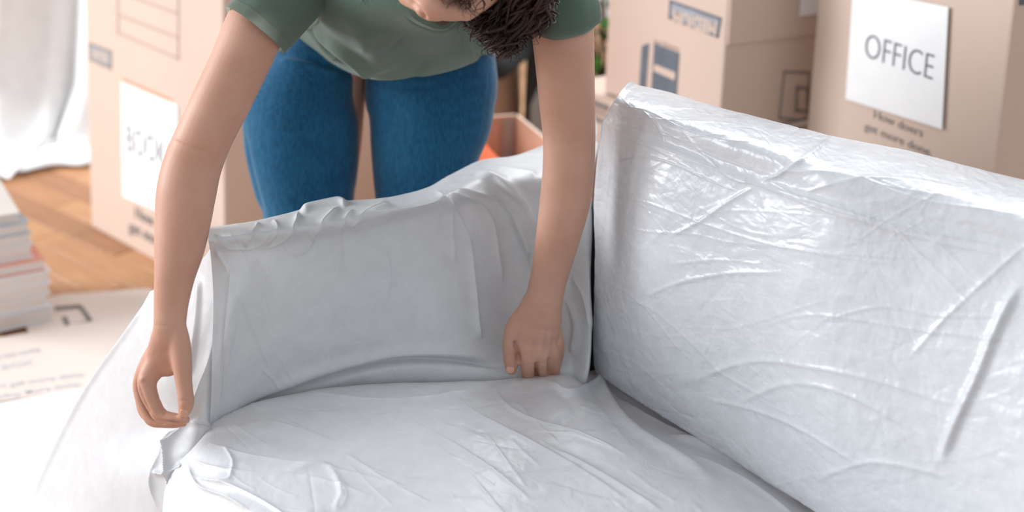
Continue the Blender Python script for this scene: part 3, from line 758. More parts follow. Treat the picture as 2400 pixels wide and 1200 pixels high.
for ci, c in enumerate(cols):
    u_ = ci/(len(cols)-1)
    zt_ = .705+.0*u_
    t1 = tz(*c[0], zt_); tm = tz(*c[1], zt_+.012); t3 = tz(*c[2], zt_-.02-.03*max(0, u_-.6)); t8 = tz(*c[-1], .452)
    sil = T(*c[0], t1)
    away = np.array([-.25, .95, 0.])
    pts = [np.array([sil[0], sil[1], .03])+away*.04, np.array([sil[0], sil[1], .35])+away*.035, np.array([sil[0], sil[1], zt_-.05])+away*.025, sil, T(*c[1], tm), T(*c[2], t3)]
    n_ = len(c)-3
    for k in range(3, len(c)):
        s_ = (k-2)/n_
        rec = .035*math.exp(-((u_-.78)/.12)**2)*math.sin(math.pi*min(1, s_))
        rgt = -.05*math.exp(-((u_-1.0)/.08)**2)*math.sin(math.pi*min(1, s_*.9))
        pts.append(T(*c[k], t3+(t8-t3)*s_+rec+rgt-.012*math.sin(math.pi*s_)))
    pts.append(pts[-1]+np.array([-.01, .05, -.06])); CG.append(pts)
CG.append([p+np.array([-.02, .26, 0]) for p in CG[-1]])
CG = np.swapaxes(np.array(CG), 0, 1)
lines = [
 ([(700, 500), (740, 484), (790, 474), (815, 482)], .010, 10, 'ridge'),
 ([(700, 492), (690, 530), (660, 560), (600, 586)], .007, 7, 'sharp'),
 ([(800, 482), (770, 510), (740, 540), (720, 580), (680, 605)], .008, 8, 'sharp'),
 ([(830, 490), (795, 540), (800, 620)], .005, 8, 'sharp'), ([(915, 470), (860, 500), (810, 530)], .008, 10, 'sharp'),
 ([(500, 545), (525, 570), (550, 578), (600, 572), (640, 540)], .007, 8, 'sharp'),
 ([(610, 520), (590, 550), (570, 575)], .007, 7, 'sharp'), ([(640, 512), (650, 540), (620, 575)], .005, 6, 'sharp'),
 ([(1040, 440), (1060, 490), (1095, 560), (1110, 660), (1120, 760), (1130, 800)], .010, 9, 'sharp'),
 ([(1020, 440), (1052, 480), (1062, 560), (1068, 620)], .006, 7, 'sharp'),
 ([(1050, 448), (1110, 470), (1150, 520), (1165, 600), (1180, 680)], .009, 12, 'sharp'),
 ([(1060, 440), (1150, 460), (1210, 510), (1232, 570), (1240, 640)], .012, 14, 'sharp'),
 ([(1110, 400), (1180, 430), (1230, 480), (1255, 560)], .012, 16, 'ridge'),
 ([(1150, 390), (1210, 400), (1262, 410)], .006, 12, 'sharp'), ([(1200, 500), (1225, 560), (1238, 600)], .010, 8, 'sharp'),
 ([(560, 965), (650, 932), (740, 900), (830, 872), (930, 850), (1030, 845), (1120, 850), (1200, 864)], -.018, 12, 'ridge'),
 ([(600, 930), (720, 880), (830, 850), (930, 832), (1040, 828), (1160, 845)], .008, 20, 'ridge'),
 ([(550, 680), (590, 770), (640, 880)], .0025, 4, 'sharp'), ([(900, 570), (915, 640), (905, 720)], .0025, 5, 'sharp'), ([(608, 860), (640, 890), (655, 915)], .003, 4, 'sharp'),
 ([(1340, 640), (1370, 700), (1384, 780)], .008, 10, 'sharp'), ([(1325, 690), (1350, 760), (1340, 840)], .007, 12, 'ridge'),
 ([(540, 625), (530, 720), (520, 840), (510, 960)], .004, 4, 'sharp'), ([(500, 560), (515, 600), (535, 640)], .005, 5, 'sharp'),
]
for k in range(30):
    x_, y_ = rl.uniform(520, 1240), rl.uniform(500, 900); a_ = rl.gauss(1.2, .4); l_ = rl.uniform(20, 80)
    lines.append(([(x_-l_*math.cos(a_), y_-l_*math.sin(a_)), (x_+4, y_), (x_+l_*math.cos(a_), y_+l_*math.sin(a_))], rl.choice([.0012, -.001]), rl.uniform(3, 7), 'sharp'))
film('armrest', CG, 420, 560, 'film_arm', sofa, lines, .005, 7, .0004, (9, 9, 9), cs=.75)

# --- near-black post added behind the arm and back gap, colouring in its shade
M['sofa_gap_shade'] = noise_mat('sofa_gap_shade', (.035, .045, .05), (.05, .06, .065), 90, .9)
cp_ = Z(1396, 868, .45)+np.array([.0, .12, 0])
v_, f_ = boxVF(cp_[0]+.01, cp_[1]+.02, .04, .66, .17, .07, .12, .02); loc_mesh('frame', v_, f_, M['sofa_gap_shade'], sofa)

# --- seat
ZS = .452
rows = [
 [(486, 1003), (508, 984), (592, 948), (700, 926), (808, 910), (918, 901), (1028, 896), (1196, 888), (1300, 878), (1402, 864)],
 [(462, 1022), (500, 1006), (600, 985), (710, 968), (820, 955), (940, 945), (1060, 938), (1220, 932), (1340, 925), (1500, 950)],
 [(442, 1078), (500, 1068), (610, 1060), (730, 1054), (850, 1048), (980, 1045), (1120, 1042), (1290, 1040), (1460, 1040), (1710, 1068)],
 [(500, 1165), (560, 1160), (670, 1158), (790, 1156), (920, 1155), (1060, 1155), (1220, 1155), (1420, 1155), (1640, 1155), (1950, 1225)],
 [(600, 1275), (670, 1275), (780, 1275), (910, 1275), (1050, 1275), (1210, 1275), (1390, 1275), (1620, 1275), (1860, 1280), (2180, 1372)],
 [(760, 1440), (840, 1440), (960, 1440), (1100, 1440), (1250, 1440), (1430, 1440), (1640, 1440), (1880, 1440), (2150, 1450), (2480, 1550)],
 [(980, 1650), (1060, 1650), (1200, 1650), (1350, 1650), (1520, 1650), (1720, 1650), (1950, 1650), (2220, 1650), (2500, 1660), (2860, 1770)]]
CG = []
for ri, r in enumerate(rows):
    pts = []; 
    P_ = [Z(x_, y_, ZS+.022*math.sin(math.pi*min(1, max(0, (i+.6)/10)))*(0.25 if ri == 0 else 1)-(.02 if i == 0 else 0)-(.035 if i == 9 else 0)-(.0 if i != 1 else .004)) for i, (x_, y_) in enumerate(r)]
    out = np.array([-.80, -.60, 0.])
    e0 = P_[0]
    front = [np.array([e0[0], e0[1], 0.03])+out*.05, np.array([e0[0], e0[1], .2])+out*.045, np.array([e0[0], e0[1], .33])+out*.04, np.array([e0[0], e0[1], .40])+out*.03]
    CG.append(front+P_+[P_[-1]+np.array([.10, .09, -.015])])
CG = [[p+np.array([-.02, .06, -.08]) for p in CG[0]]]+CG
lines = [
 ([(480, 1035), (560, 1060), (680, 1080), (830, 1110), (1000, 1150)], .005, 8, 'sharp'),
 ([(445, 1075), (500, 1095), (580, 1105), (720, 1115), (900, 1170)], .006, 9, 'sharp'),
 ([(450, 1120), (520, 1130), (600, 1165), (700, 1230)], .008, 10, 'sharp'),
 ([(620, 985), (700, 1005), (780, 1035)], .005, 5, 'sharp'),
 ([(1150, 890), (1190, 950), (1260, 990), (1330, 1010), (1400, 1040), (1480, 1080)], .006, 6, 'sharp'),
 ([(1040, 900), (1100, 960), (1200, 1020), (1350, 1100), (1500, 1190)], .007, 12, 'sharp'),
 ([(1280, 890), (1340, 915), (1390, 895), (1410, 880)], .010, 10, 'ridge'),
 ([(1300, 900), (1350, 960), (1300, 1000)], -.007, 30, 'ridge'), ([(1400, 868), (1420, 920), (1480, 1000), (1560, 1060), (1700, 1150)], .016, 22, 'ridge'),
 ([(1410, 880), (1490, 945), (1600, 1000), (1720, 1070), (1900, 1180)], -.012, 12, 'ridge'),
 ([(1560, 1010), (1680, 1060), (1800, 1120), (1930, 1200)], .014, 12, 'ridge'), ([(1440, 905), (1500, 960), (1600, 1015), (1760, 1105), (1900, 1200)], .012, 10, 'sharp'), ([(1600, 1060), (1760, 1140), (1880, 1220)], .008, 10, 'sharp'),
 ([(800, 1060), (900, 1120), (1020, 1180)], .004, 7, 'sharp'), ([(900, 960), (1000, 1010), (1120, 1080), (1260, 1180)], .004, 8, 'sharp'),
 ([(700, 920), (850, 935), (1000, 930), (1120, 905)], .006, 16, 'sharp'), ([(1300, 1060), (1420, 1120), (1560, 1200)], .007, 10, 'sharp'),
 ([(440, 1085), (470, 1140), (530, 1162), (590, 1200)], .010, 9, 'sharp'), ([(500, 1130), (535, 1120), (545, 1080), (520, 1040)], .006, 8, 'sharp'),
 ([(660, 1100), (760, 1090), (800, 1150), (780, 1200)], .006, 16, 'ridge'),
]
for k in range(46):
    x_, y_ = rl.uniform(500, 1800), rl.uniform(930, 1200); a_ = rl.gauss(.5, .3); l_ = rl.uniform(30, 120)
    lines.append(([(x_-l_*math.cos(a_), y_-l_*math.sin(a_)), (x_+3, y_+6), (x_+l_*math.cos(a_), y_+l_*math.sin(a_))], rl.choice([.0016, .0022, -.0016]), rl.uniform(3, 8), 'sharp'))
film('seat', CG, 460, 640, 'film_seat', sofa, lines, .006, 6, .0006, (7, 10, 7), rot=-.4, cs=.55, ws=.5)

# --- loose sheet spilling from the arm end to the floor at left
rows = [
 [(560, 592, 1.925), (515, 570, 1.930), (484, 600, 1.955), (445, 640, 1.99), (398, 662, 2.03), (350, 682, 2.06)],
 [(545, 650, 1.930), (520, 650, 1.920), (475, 690, 1.935), (425, 710, 1.96), (365, 730, 2.01), (318, 740, 2.06)],
 [(528, 760, 1.935), (502, 760, 1.915), (455, 790, 1.925), (400, 800, 1.96), (320, 805, 2.03), (262, 818, 2.10)],
 [(514, 870, 1.935), (486, 870, 1.910), (445, 890, 1.925), (375, 890, 1.96), (285, 890, 2.05), (208, 900, 2.14)],
 [(506, 985, 1.930), (470, 990, 1.905), (425, 1000, 1.925), (350, 1000, 1.97), (240, 1000, 2.07), (150, 1000, 2.18)],
 [(470, 1050, 1.905), (440, 1070, 1.880), (362, 1108, 1.900), (290, 1110, 1.97), (190, 1110, 2.09), (98, 1115, 2.20)],
 [(450, 1200, 1.920), (415, 1210, 1.880), (372, 1220, 1.890), (280, 1230, 1.97), (150, 1230, 2.10), (48, 1235, 2.22)],
 [(440, 1400, 1.93), (410, 1400, 1.90), (375, 1400, 1.91), (260, 1400, 1.97), (110, 1400, 2.10), (-40, 1400, 2.22)],
]
CG = [[T(*p) for p in r] for r in rows]
CG.append([Z(x_, y_, .012) for x_, y_ in [(430, 1800), (400, 1800), (370, 1790), (220, 1720), (30, 1640), (-160, 1560)]])
sheet = empty('plastic_sheet', (-.6, 1.8, 0), 'loose white plastic sheet spilling from sofa arm to floor, by the pinching left hand', 'plastic sheet')
lines = [
 ([(530, 640), (505, 760), (480, 880), (440, 1000), (365, 1108), (372, 1200)], .008, 8, 'sharp'),
 ([(430, 1000), (400, 1060), (405, 1140), (400, 1220)], .012, 9, 'sharp'), ([(365, 1108), (400, 1110), (440, 1080)], .008, 7, 'sharp'),
 ([(520, 650), (512, 800), (500, 960)], .006, 6, 'sharp'), ([(450, 985), (490, 1015), (465, 1050), (445, 1080)], .010, 8, 'sharp'),
 ([(470, 640), (460, 760), (440, 900)], .005, 10, 'ridge'), ([(440, 1070), (420, 1140), (425, 1220)], .010, 10, 'ridge'),
 ([(350, 700), (300, 775), (228, 872), (150, 1005), (60, 1200)], .004, 8, 'ridge'),
]
film('sheet', CG, 360, 260, 'film_sheet', sheet, lines, .005, 5, .0005, (7, 7, 7))

# ------------------------------------------------------------------ person
HIP = np.array([-.22, 2.36, 0.])
person = empty('person', HIP, 'person in green t-shirt and blue jeans bending over the sofa arm', 'person')
parts = []
# left-of-image arm
parts.append(limb([(700, -110, 2.06, 70, .8), (655, -30, 2.00, 76, .9), (600, 62, 1.95, 73, .95), (561, 148, 1.925, 70, .95), (520, 235, 1.91, 69, .95), (482, 312, 1.90, 67, .95),
    (452, 385, 1.90, 69, .92), (437, 450, 1.89, 70, .9), (429, 515, 1.88, 66, .85), (420, 585, 1.87, 59, .82), (409, 650, 1.86, 48, .78), (401, 715, 1.855, 41, .72), (398, 765, 1.85, 38.5, .68), (397, 800, 1.85, 43, .6)], 28))
# right-of-image arm
parts.append(limb([(1285, -110, 2.05, 72, .8), (1312, -30, 2.0, 78, .9), (1319, 70, 1.97, 74, .95), (1324, 150, 1.975, 70, .95), (1329, 240, 1.985, 66, .95), (1334, 325, 1.995, 62, .95),
    (1332, 400, 2.0, 61, .92), (1325, 470, 2.005, 60, .9), (1311, 540, 2.01, 54, .86), (1297, 605, 2.02, 48, .82), (1284, 662, 2.03, 44, .75), (1274, 706, 2.035, 46, .66), (1264, 745, 2.04, 55, .5)], 28))
def finger(pts): parts.append(limb(pts, 14))
# --- left-of-image hand: pinching ring of index and thumb
finger([(398, 755, 1.85, 34, .7), (392, 800, 1.85, 42, .55), (386, 835, 1.851, 44, .5), (378, 862, 1.852, 38, .5)])           # back of hand
finger([(412, 765, 1.85, 25, .9), (420, 805, 1.846, 27, .9), (426, 845, 1.840, 25, .9), (429, 880, 1.836, 21.5, 1), (433, 912, 1.832, 19.5, 1), (436, 940, 1.830, 20, 1), (434, 958, 1.829, 17.5, .9), (429, 974, 1.828, 12, .8)])   # thumb
finger([(390, 800, 1.852, 26, .8), (365, 855, 1.852, 27, .8), (345, 893, 1.852, 24, .9), (350, 925, 1.848, 21, 1), (362, 952, 1.844, 18.5, 1), (374, 972, 1.842, 17.5, 1), (392, 979, 1.839, 15.5, 1), (414, 982, 1.836, 14, 1), (436, 984, 1.835, 11, .9)])   # index
finger([(380, 800, 1.862, 24, .8), (350, 855, 1.868, 25, .8), (330, 895, 1.872, 19, .9), (332, 930, 1.870, 17, 1), (345, 965, 1.866, 16, 1), (357, 985, 1.862, 15, 1), (385, 991, 1.857, 12.5, 1), (412, 993, 1.853, 11, 1), (433, 993, 1.850, 8, .9)])    # middle
finger([(375, 810, 1.872, 22, .8), (348, 860, 1.885, 21, .8), (332, 905, 1.890, 17, 1), (332, 940, 1.888, 15, 1), (340, 968, 1.884, 14, 1), (362, 984, 1.878, 12.5, 1), (392, 986, 1.872, 11, 1)])     # ring
finger([(378, 820, 1.885, 20, .8), (356, 868, 1.898, 18, .9), (346, 910, 1.904, 14, 1), (348, 940, 1.902, 13, 1), (360, 960, 1.897, 11.5, 1), (382, 968, 1.890, 10, 1)])      # little
finger([(404, 830, 1.848, 20, .6), (400, 862, 1.846, 16, .6), (398, 874, 1.846, 12, .6)])   # web of skin
# --- right-of-image hand: back of hand to the camera, fingers pushed into the crevice
finger([(1270, 700, 2.036, 42, .6), (1258, 745, 2.040, 52, .45), (1256, 785, 2.045, 56, .4), (1262, 808, 2.050, 44, .36)])
finger([(1238, 735, 2.045, 30, .7), (1210, 765, 2.045, 25, .9), (1198, 800, 2.046, 20.5, 1), (1196, 832, 2.048, 18, 1), (1197, 852, 2.050, 16.5, 1), (1199, 868, 2.052, 13, .9)])    # thumb
finger([(1240, 760, 2.045, 27, .6), (1234, 805, 2.045, 24, .7), (1240, 848, 2.046, 20.5, .9), (1238, 868, 2.062, 18, 1), (1239, 890, 2.085, 16.5, 1), (1240, 910, 2.10, 14, 1)])       # index
finger([(1260, 760, 2.045, 24, .6), (1264, 808, 2.045, 22, .7), (1272, 842, 2.048, 19, .9), (1273, 864, 2.064, 16.5, 1), (1273, 886, 2.088, 15.5, 1), (1272, 908, 2.10, 13, 1)])      # middle
finger([(1280, 760, 2.046, 22, .6), (1290, 802, 2.050, 19, .7), (1299, 832, 2.056, 16.5, .9), (1300, 856, 2.072, 14.5, 1), (1298, 880, 2.092, 13.5, 1), (1296, 900, 2.10, 12, 1)])      # ring
finger([(1292, 755, 2.048, 20, .6), (1304, 790, 2.054, 17, .8), (1311, 812, 2.062, 13.5, .9), (1310, 832, 2.076, 12.5, 1), (1305, 852, 2.09, 11.5, 1), (1298, 872, 2.10, 10, 1)])      # little
# --- torso, neck
torso = np.array([np.append(T(905, 60, 2.55), [.165, .10]), np.append(T(915, 0, 2.42), [.14, .09]), np.append(T(950, -40, 2.25), [.14, .095]), np.append(T(985, -70, 2.10), [.15, .09]), np.append(T(1010, -100, 2.00), [.13, .07]), np.append(T(1035, -90, 1.92), [.06, .055]), np.append(T(1050, -85, 1.86), [.055, .055])])
B = cr(torso, 40); parts.append(tube(B[:, :3], B[:, 3], B[:, 4], 28))
parts.append(limb([(700, -110, 2.06, 60, .8), (850, -120, 2.03, 80, .7), (1010, -120, 2.02, 90, .6), (1160, -120, 2.03, 80, .7), (1285, -110, 2.05, 60, .8)], 20))
# --- head
chin = T(1003, 38, 1.745); crown = T(1100, -320, 1.77)
U = crown-chin; HL = np.linalg.norm(U); U /= HL
Fw = -RM[:, 0]*.22 - np.array([0, 1, 0])*.85 - np.array([0, 0, .35]); Fw -= U*(Fw@U); Fw /= np.linalg.norm(Fw)
Rt = np.cross(Fw, U)
def H(f_, u_, r_): return chin+Fw*f_+U*u_+Rt*r_
hc = H(-.085, .135, 0)
parts.append(ellipsoid(hc, [Rt*.076, Fw*.094, U*.092]))
parts.append(ellipsoid(H(-.058, .070, 0), [Rt*.056, Fw*.056, U*.064]))       # jaw
parts.append(ellipsoid(H(-.012, .012, 0), [Rt*.024, Fw*.018, U*.016]))        # chin
for s in (-1, 1):
    parts.append(ellipsoid(H(-.040, .078, s*.032), [Rt*.028, Fw*.026, U*.036]))  # cheek
    parts.append(tube(np.array([H(-.010, .012, s*.008), H(-.035, .022, s*.038), H(-.075, .052, s*.054), H(-.088, .085, s*.060)]), [.012, .014, .014, .012], None, 12, ref=Fw))
    parts.append(ellipsoid(H(-.085, .082, s*.074), [Rt*.008, Fw*.018, U*.030]))  # ear
    parts.append(ellipsoid(H(-.080, .056, s*.072), [Rt*.007, Fw*.008, U*.009]))
    parts.append(ellipsoid(H(-.016, .119, s*.034), [Rt*.024, Fw*.010, U*.008]))  # brow
    parts.append(ellipsoid(H(-.020, .104, s*.032), [Rt*.014, Fw*.011, U*.010]))   # eyelid
parts.append(tube(np.array([H(-.006, .112, 0), H(.004, .092, 0), H(.016, .074, 0)]), [.009, .010, .013], None, 12, ref=Rt))
for s in (-1, 1): parts.append(ellipsoid(H(.006, .070, s*.012), [Rt*.008, Fw*.009, U*.007]))
parts.append(ellipsoid(H(-.008, .046, 0), [Rt*.026, Fw*.013, U*.007])); parts.append(ellipsoid(H(-.010, .034, 0), [Rt*.022, Fw*.013, U*.006]))
parts.append(tube(np.array([H(-.09, .06, 0), T(1050, -75, 1.90), T(1035, -90, 1.97)]), [.052, .055, .06], None, 20, ref=Rt))
# --- legs inside the jeans, feet on the floor
for cx, s in ((-.32, -1), (-.135, 1)):
    hp = np.array([cx, 2.40, .84]); kn = np.array([cx, 2.37, .46]); an = np.array([cx-.01*s, 2.44, .08])
    A = np.array([[*hp, .075], [*(hp*.5+kn*.5), .066], [*kn, .05], [*(kn*.5+an*.5), .048], [*an, .034]])
    B = cr(A, 24); parts.append(tube(B[:, :3], B[:, 3], None, 18, ref=(1, 0, 0)))
    parts.append(tube(np.array([an+[0, .03, -.04], an+[0, -.05, -.045], an+[0, -.14, -.055]]), [.032, .036, .030], [.034, .028, .018], 14, ref=(1, 0, 0)))
V, Fc = join(parts)
body = loc_mesh('body', V, Fc, M['skin'], person)
remesh(body, .0026, 5, .5)
# creases and tendons in the skin, carved into the body surface
co = get_co(body.data)+np.array(person.location); no = get_no(body.data)
PX = proj(co); front = np.sum(no*(CO-co), -1) > 0
dd = crease(PX, [
 ([(395, 325), (440, 345), (480, 355), (505, 372)], -.0012, 5, 'ridge'), ([(1290, 325), (1330, 338), (1370, 326)], -.0012, 5, 'ridge'),
 ([(362, 762), (380, 764), (400, 763)], -.0008, 2.5, 'ridge'), ([(415, 943), (436, 938), (450, 944)], -.0010, 2.5, 'ridge'),
 ([(366, 905), (378, 907)], -.0018, 3, 'ridge'), ([(366, 932), (378, 934)], -.0014, 3, 'ridge'), ([(384, 974), (389, 960)], -.0015, 3, 'ridge'),
 ([(388, 895), (397, 888), (404, 895)], -.0022, 5, 'ridge'),
 ([(1228, 712), (1260, 722), (1300, 718)], -.0008, 3, 'ridge'), ([(1232, 730), (1262, 726)], -.0006, 3, 'ridge'),
 ([(1276, 770), (1268, 810), (1256, 848)], .0018, 6, 'ridge'), ([(1290, 775), (1288, 810), (1284, 838)], .0014, 5, 'ridge'), ([(1250, 770), (1244, 810), (1240, 845)], .0010, 6, 'ridge'),
 ([(1186, 836), (1200, 833), (1210, 836)], -.0009, 2.5, 'ridge'), ([(1206, 796), (1212, 822), (1216, 850)], -.007, 4, 'ridge'), ([(1257, 848), (1257, 866), (1257, 884)], -.007, 3, 'ridge'), ([(1287, 838), (1287, 856), (1286, 880)], -.007, 3, 'ridge'), ([(1305, 812), (1309, 800), (1312, 790)], -.002, 3, 'ridge'),
 ([(322, 890), (332, 925), (350, 965), (370, 986), (400, 990), (436, 990)], -.0035, 2.5, 'ridge'), ([(330, 884), (336, 892)], .0015, 6, 'ridge'), ([(1225, 852), (1240, 846), (1254, 852)], .0016, 4, 'ridge'),([(1262, 846), (1272, 840), (1284, 844)], .0014, 4, 'ridge'),
 ([(958, -4), (975, 18), (988, 32), (999, 50)], -.0045, 5, 'ridge'), ([(1030, 10), (1045, 15), (1062, -5)], -.0015, 5, 'ridge'),
])
co += no*(dd*front)[:, None]; set_co(body.data, co-np.array(person.location))
# nails
def nail(px, py, t, rx, ry, n_, up):
    c = T(px, py, t); n_ = np.array(n_, float); n_ /= np.linalg.norm(n_); up = np.array(up, float); up -= n_*(up@n_); up /= np.linalg.norm(up); r = np.cross(up, n_)
    v_, f_ = ellipsoid(c, [r*rx, up*ry, n_*.0012], 16, 8); loc_mesh('fingernail', v_, f_, M['nail'], person)
nail(431, 968, 1.8225, .0055, .0062, -RM[:, 1]*.2+RM[:, 2], -RM[:, 1]); nail(1196, 866, 2.0420, .0062, .006, RM[:, 2], RM[:, 1])

# --- jeans
jp = []
jp.append(limb([(672, 150, 2.52, 58, .9), (905, 60, 2.53, 130, 0.8)], 10))
def leg(pts):
    A = np.array([[*T(p[0], p[1], p[2]), p[3]*p[2]/F, p[4]] for p in pts])
    low = A[-1].copy()
    ex = [[low[0], low[1]+.005, .40, .072, .075], [low[0], low[1]+.04, .22, .064, .066], [low[0], low[1]+.05, .07, .055, .056]]
    B = cr(np.vstack([A, ex]), 60)
    return tube(B[:, :3], B[:, 3], B[:, 4], 32, ref=RM[:, 0])
jp.append(leg([(766, 95, 2.50, 112, .105), (733, 175, 2.47, 106, .10), (710, 250, 2.46, 131, .10), (706, 310, 2.46, 136, .098), (712, 380, 2.46, 130, .092), (717, 440, 2.465, 119, .085), (724, 510, 2.47, 104, .08)]))
jp.append(leg([(1035, 80, 2.50, 122, .105), (1018, 160, 2.47, 150, .11), (1009, 220, 2.46, 155, .105), (1007, 280, 2.455, 146, .10), (996, 350, 2.455, 130, .094), (988, 420, 2.46, 115, .086), (985, 500, 2.465, 104, .08)]))
pel = cr(np.array([np.append(T(908, 92, 2.50), [.168, .05]), np.append(T(908, 75, 2.50), [.178, .09]), np.append(T(908, 20, 2.50), [.172, .11]), np.append(T(910, -20, 2.47), [.15, .10])]), 20)
jp.pop(0); jp.append(tube(pel[:, :3], pel[:, 3], pel[:, 4], 36))
V, Fc = join(jp)
jeans = loc_mesh('jeans', V, Fc, M['denim'], person)
remesh(jeans, .004, 3, .5)
co = get_co(jeans.data)+np.array(person.location); no = get_no(jeans.data)
PX = proj(co)
dd = crease(PX, [([(640, 120), (700, 132), (780, 158), (840, 178)], -.006, 8, 'ridge'), ([(650, 140), (720, 150), (800, 172)], .005, 8, 'ridge'), ([(660, 105), (740, 125), (830, 165)], .006, 9, 'ridge'),
  ([(860, 185), (940, 205), (1040, 200)], -.003, 8, 'ridge'), ([(570, 300), (590, 400), (622, 520)], -.004, 5, 'ridge')])
dd += .0012*perlin(co*14)+.0025*perlin(co*6)
co += no*dd[:, None]; set_co(jeans.data, co-np.array(person.location))
for px_, sgn in ((578, 1),):
    pass

# --- t-shirt: torso sheet plus two sleeves in one mesh
rows = [  # hem -> collar ; left back ... right back
 [(800, -60, 2.72), (676, 70, 2.52), (684, 88, 2.45), (745, 128, 2.40), (820, 170, 2.34), (884, 189, 2.22), (960, 184, 2.20), (1040, 170, 2.22), (1110, 146, 2.27), (1167, 112, 2.36), (1160, 60, 2.50), (1050, -60, 2.72)],
 [(790, -110, 2.62), (690, 20, 2.44), (692, 58, 2.37), (735, 95, 2.32), (790, 120, 2.24), (830, 138, 2.13), (930, 140, 2.10), (1030, 128, 2.12), (1105, 108, 2.17), (1162, 78, 2.27), (1150, 10, 2.42), (1040, -130, 2.62)],
 [(780, -160, 2.50), (705, -30, 2.36), (708, 30, 2.28), (732, 60, 2.22), (765, 82, 2.13), (800, 92, 2.06), (920, 98, 2.00), (1030, 98, 2.00), (1105, 75, 2.06), (1158, 40, 2.17), (1145, -40, 2.34), (1030, -190, 2.50)],
 [(770, -210, 2.36), (715, -90, 2.26), (712, 0, 2.17), (722, 30, 2.12), (742, 44, 2.06), (790, 50, 1.99), (910, 60, 1.93), (1040, 82, 1.91), (1110, 50, 1.97), (1160, 0, 2.08), (1150, -90, 2.24), (1020, -240, 2.36)],
 [(780, -250, 2.20), (720, -150, 2.16), (715, -50, 2.08), (725, -10, 2.05), (750, -5, 2.00), (800, 0, 1.94), (920, 28, 1.885), (1040, 71, 1.875), (1110, 20, 1.91), (1165, -50, 2.00), (1165, -150, 2.12), (1030, -270, 2.20)],
 [(880, -260, 2.10), (760, -190, 2.08), (740, -100, 2.02), (760, -50, 1.98), (800, -35, 1.95), (850, -30, 1.91), (945, 12, 1.872), (1040, 64, 1.868), (1095, 10, 1.89), (1150, -90, 1.95), (1130, -180, 2.05), (1040, -260, 2.10)],
 [(960, -220, 2.02), (900, -190, 2.02), (880, -140, 1.98), (890, -90, 1.96), (910, -60, 1.94), (930, -35, 1.91), (965, 6, 1.873), (1040, 58, 1.868), (1090, 0, 1.886), (1120, -80, 1.93), (1110, -150, 1.98), (1050, -220, 2.02)],
]
G = cr(cr(np.array([[T(*p) for p in r] for r in rows]), 220, 0), 260, 1)
N_ = normals(G); N_ *= np.sign(np.sum(N_*(CO-G), -1)[60:160, 80:180].mean())
PX = proj(G)
d = crease(PX, [
 ([(722, 40), (745, 70), (790, 108), (840, 142), (884, 184)], .016, 7, 'ridge'), ([(728, 50), (750, 85), (800, 130), (850, 165)], -.014, 8, 'ridge'), ([(715, 45), (735, 80), (770, 120), (800, 145)], .008, 6, 'ridge'),
 ([(925, 90), (955, 130), (1000, 172)], -.007, 26, 'ridge'), ([(870, 60), (880, 120), (900, 175)], .006, 30, 'ridge'),
 ([(1092, -10), (1095, 60), (1095, 100), (1100, 118)], .014, 8, 'ridge'), ([(1114, 0), (1116, 50), (1116, 84)], -.014, 11, 'ridge'), ([(1098, 112), (1130, 118), (1160, 114)], .008, 5, 'ridge'), ([(1110, 128), (1135, 135), (1160, 122)], -.006, 7, 'ridge'),
 ([(950, 24), (985, 50), (1030, 66), (1060, 54), (1085, 25)], .0025, 3, 'sharp'), ([(948, 36), (980, 60), (1030, 76), (1066, 62), (1092, 30)], -.0015, 2, 'ridge'),
 ([(752, -5), (752, 30), (744, 62)], -.002, 2.5, 'ridge'),
 ([(800, 30), (840, 70), (860, 120)], .005, 16, 'ridge')])
G = G+N_*(d+.004*perlin(G*7))[..., None]
sp = [(G.reshape(-1, 3), grid_faces(220, 260))]
def sleeve(pts, jag, seed):
    A = np.array([[*T(p[0], p[1], p[2]), p[3]*p[2]/F, p[4]*p[2]/F] for p in pts]); B = cr(A, 90)
    n = 96; path = B[:, :3]; tg = np.gradient(path, axis=0); tg /= np.linalg.norm(tg, axis=1, keepdims=True); ref = RM[:, 0]
    X = ref-(tg@ref)[:, None]*tg; X /= np.linalg.norm(X, axis=1, keepdims=True); Y = np.cross(tg, X)
    a = np.linspace(0, 2*math.pi, n, endpoint=False); k = np.linspace(0, 1, 90)[:, None]
    m = 1+.035*np.sin(a*3+seed)[None]*k+.02*np.sin(a*7+seed*2+k*3)*k
    # a soft pinch along the top and underside, like a pressed sleeve
    m = m+.10*np.exp(-((np.angle(np.exp(1j*(a-jag)))/.18)**2))[None]*k
    V_ = path[:, None]+(B[:, 3][:, None]*m)[..., None]*np.cos(a)[None, :, None]*X[:, None]+(B[:, 4][:, None]*m)[..., None]*np.sin(a)[None, :, None]*Y[:, None]
    near = ((V_-path[:, None])@RM[:, 2])/B[:, 3][:, None]
    V_ = V_+tg[:, None]*(near*k**2*.030)[..., None]
    V_ = V_+.003*np.stack([perlin(V_*12+q*5) for q in range(3)], -1)
    PX_ = proj(V_); 
    inset = np.clip((k-.88)/.01, 0, 1)*np.clip((.90-k)/.01+.5, 0, 1)
    V_ = V_-(V_-path[:, None])*(.018*inset)[..., None]
    return V_.reshape(-1, 3), grid_faces(90, n, True)
sp.append(sleeve([(800, -170, 2.08, 95, 95), (735, -100, 2.05, 100, 95), (672, -20, 2.0, 96, 92), (628, 40, 1.965, 88, 88), (598, 74, 1.945, 84, 88)], math.pi, 1.0))
sp.append(sleeve([(1175, -170, 2.07, 90, 95), (1235, -110, 2.04, 94, 95), (1290, -40, 2.0, 88, 90), (1316, 20, 1.98, 83, 84), (1321, 58, 1.975, 80, 80)], 0.0, 2.2))
Vs = np.concatenate([s[0] for s in sp]); Fs = []; o_ = 0
for s in sp: Fs.append(s[1]+o_); o_ += len(s[0])
shirt = loc_mesh('tshirt', Vs, np.concatenate(Fs), M['shirt'], person)

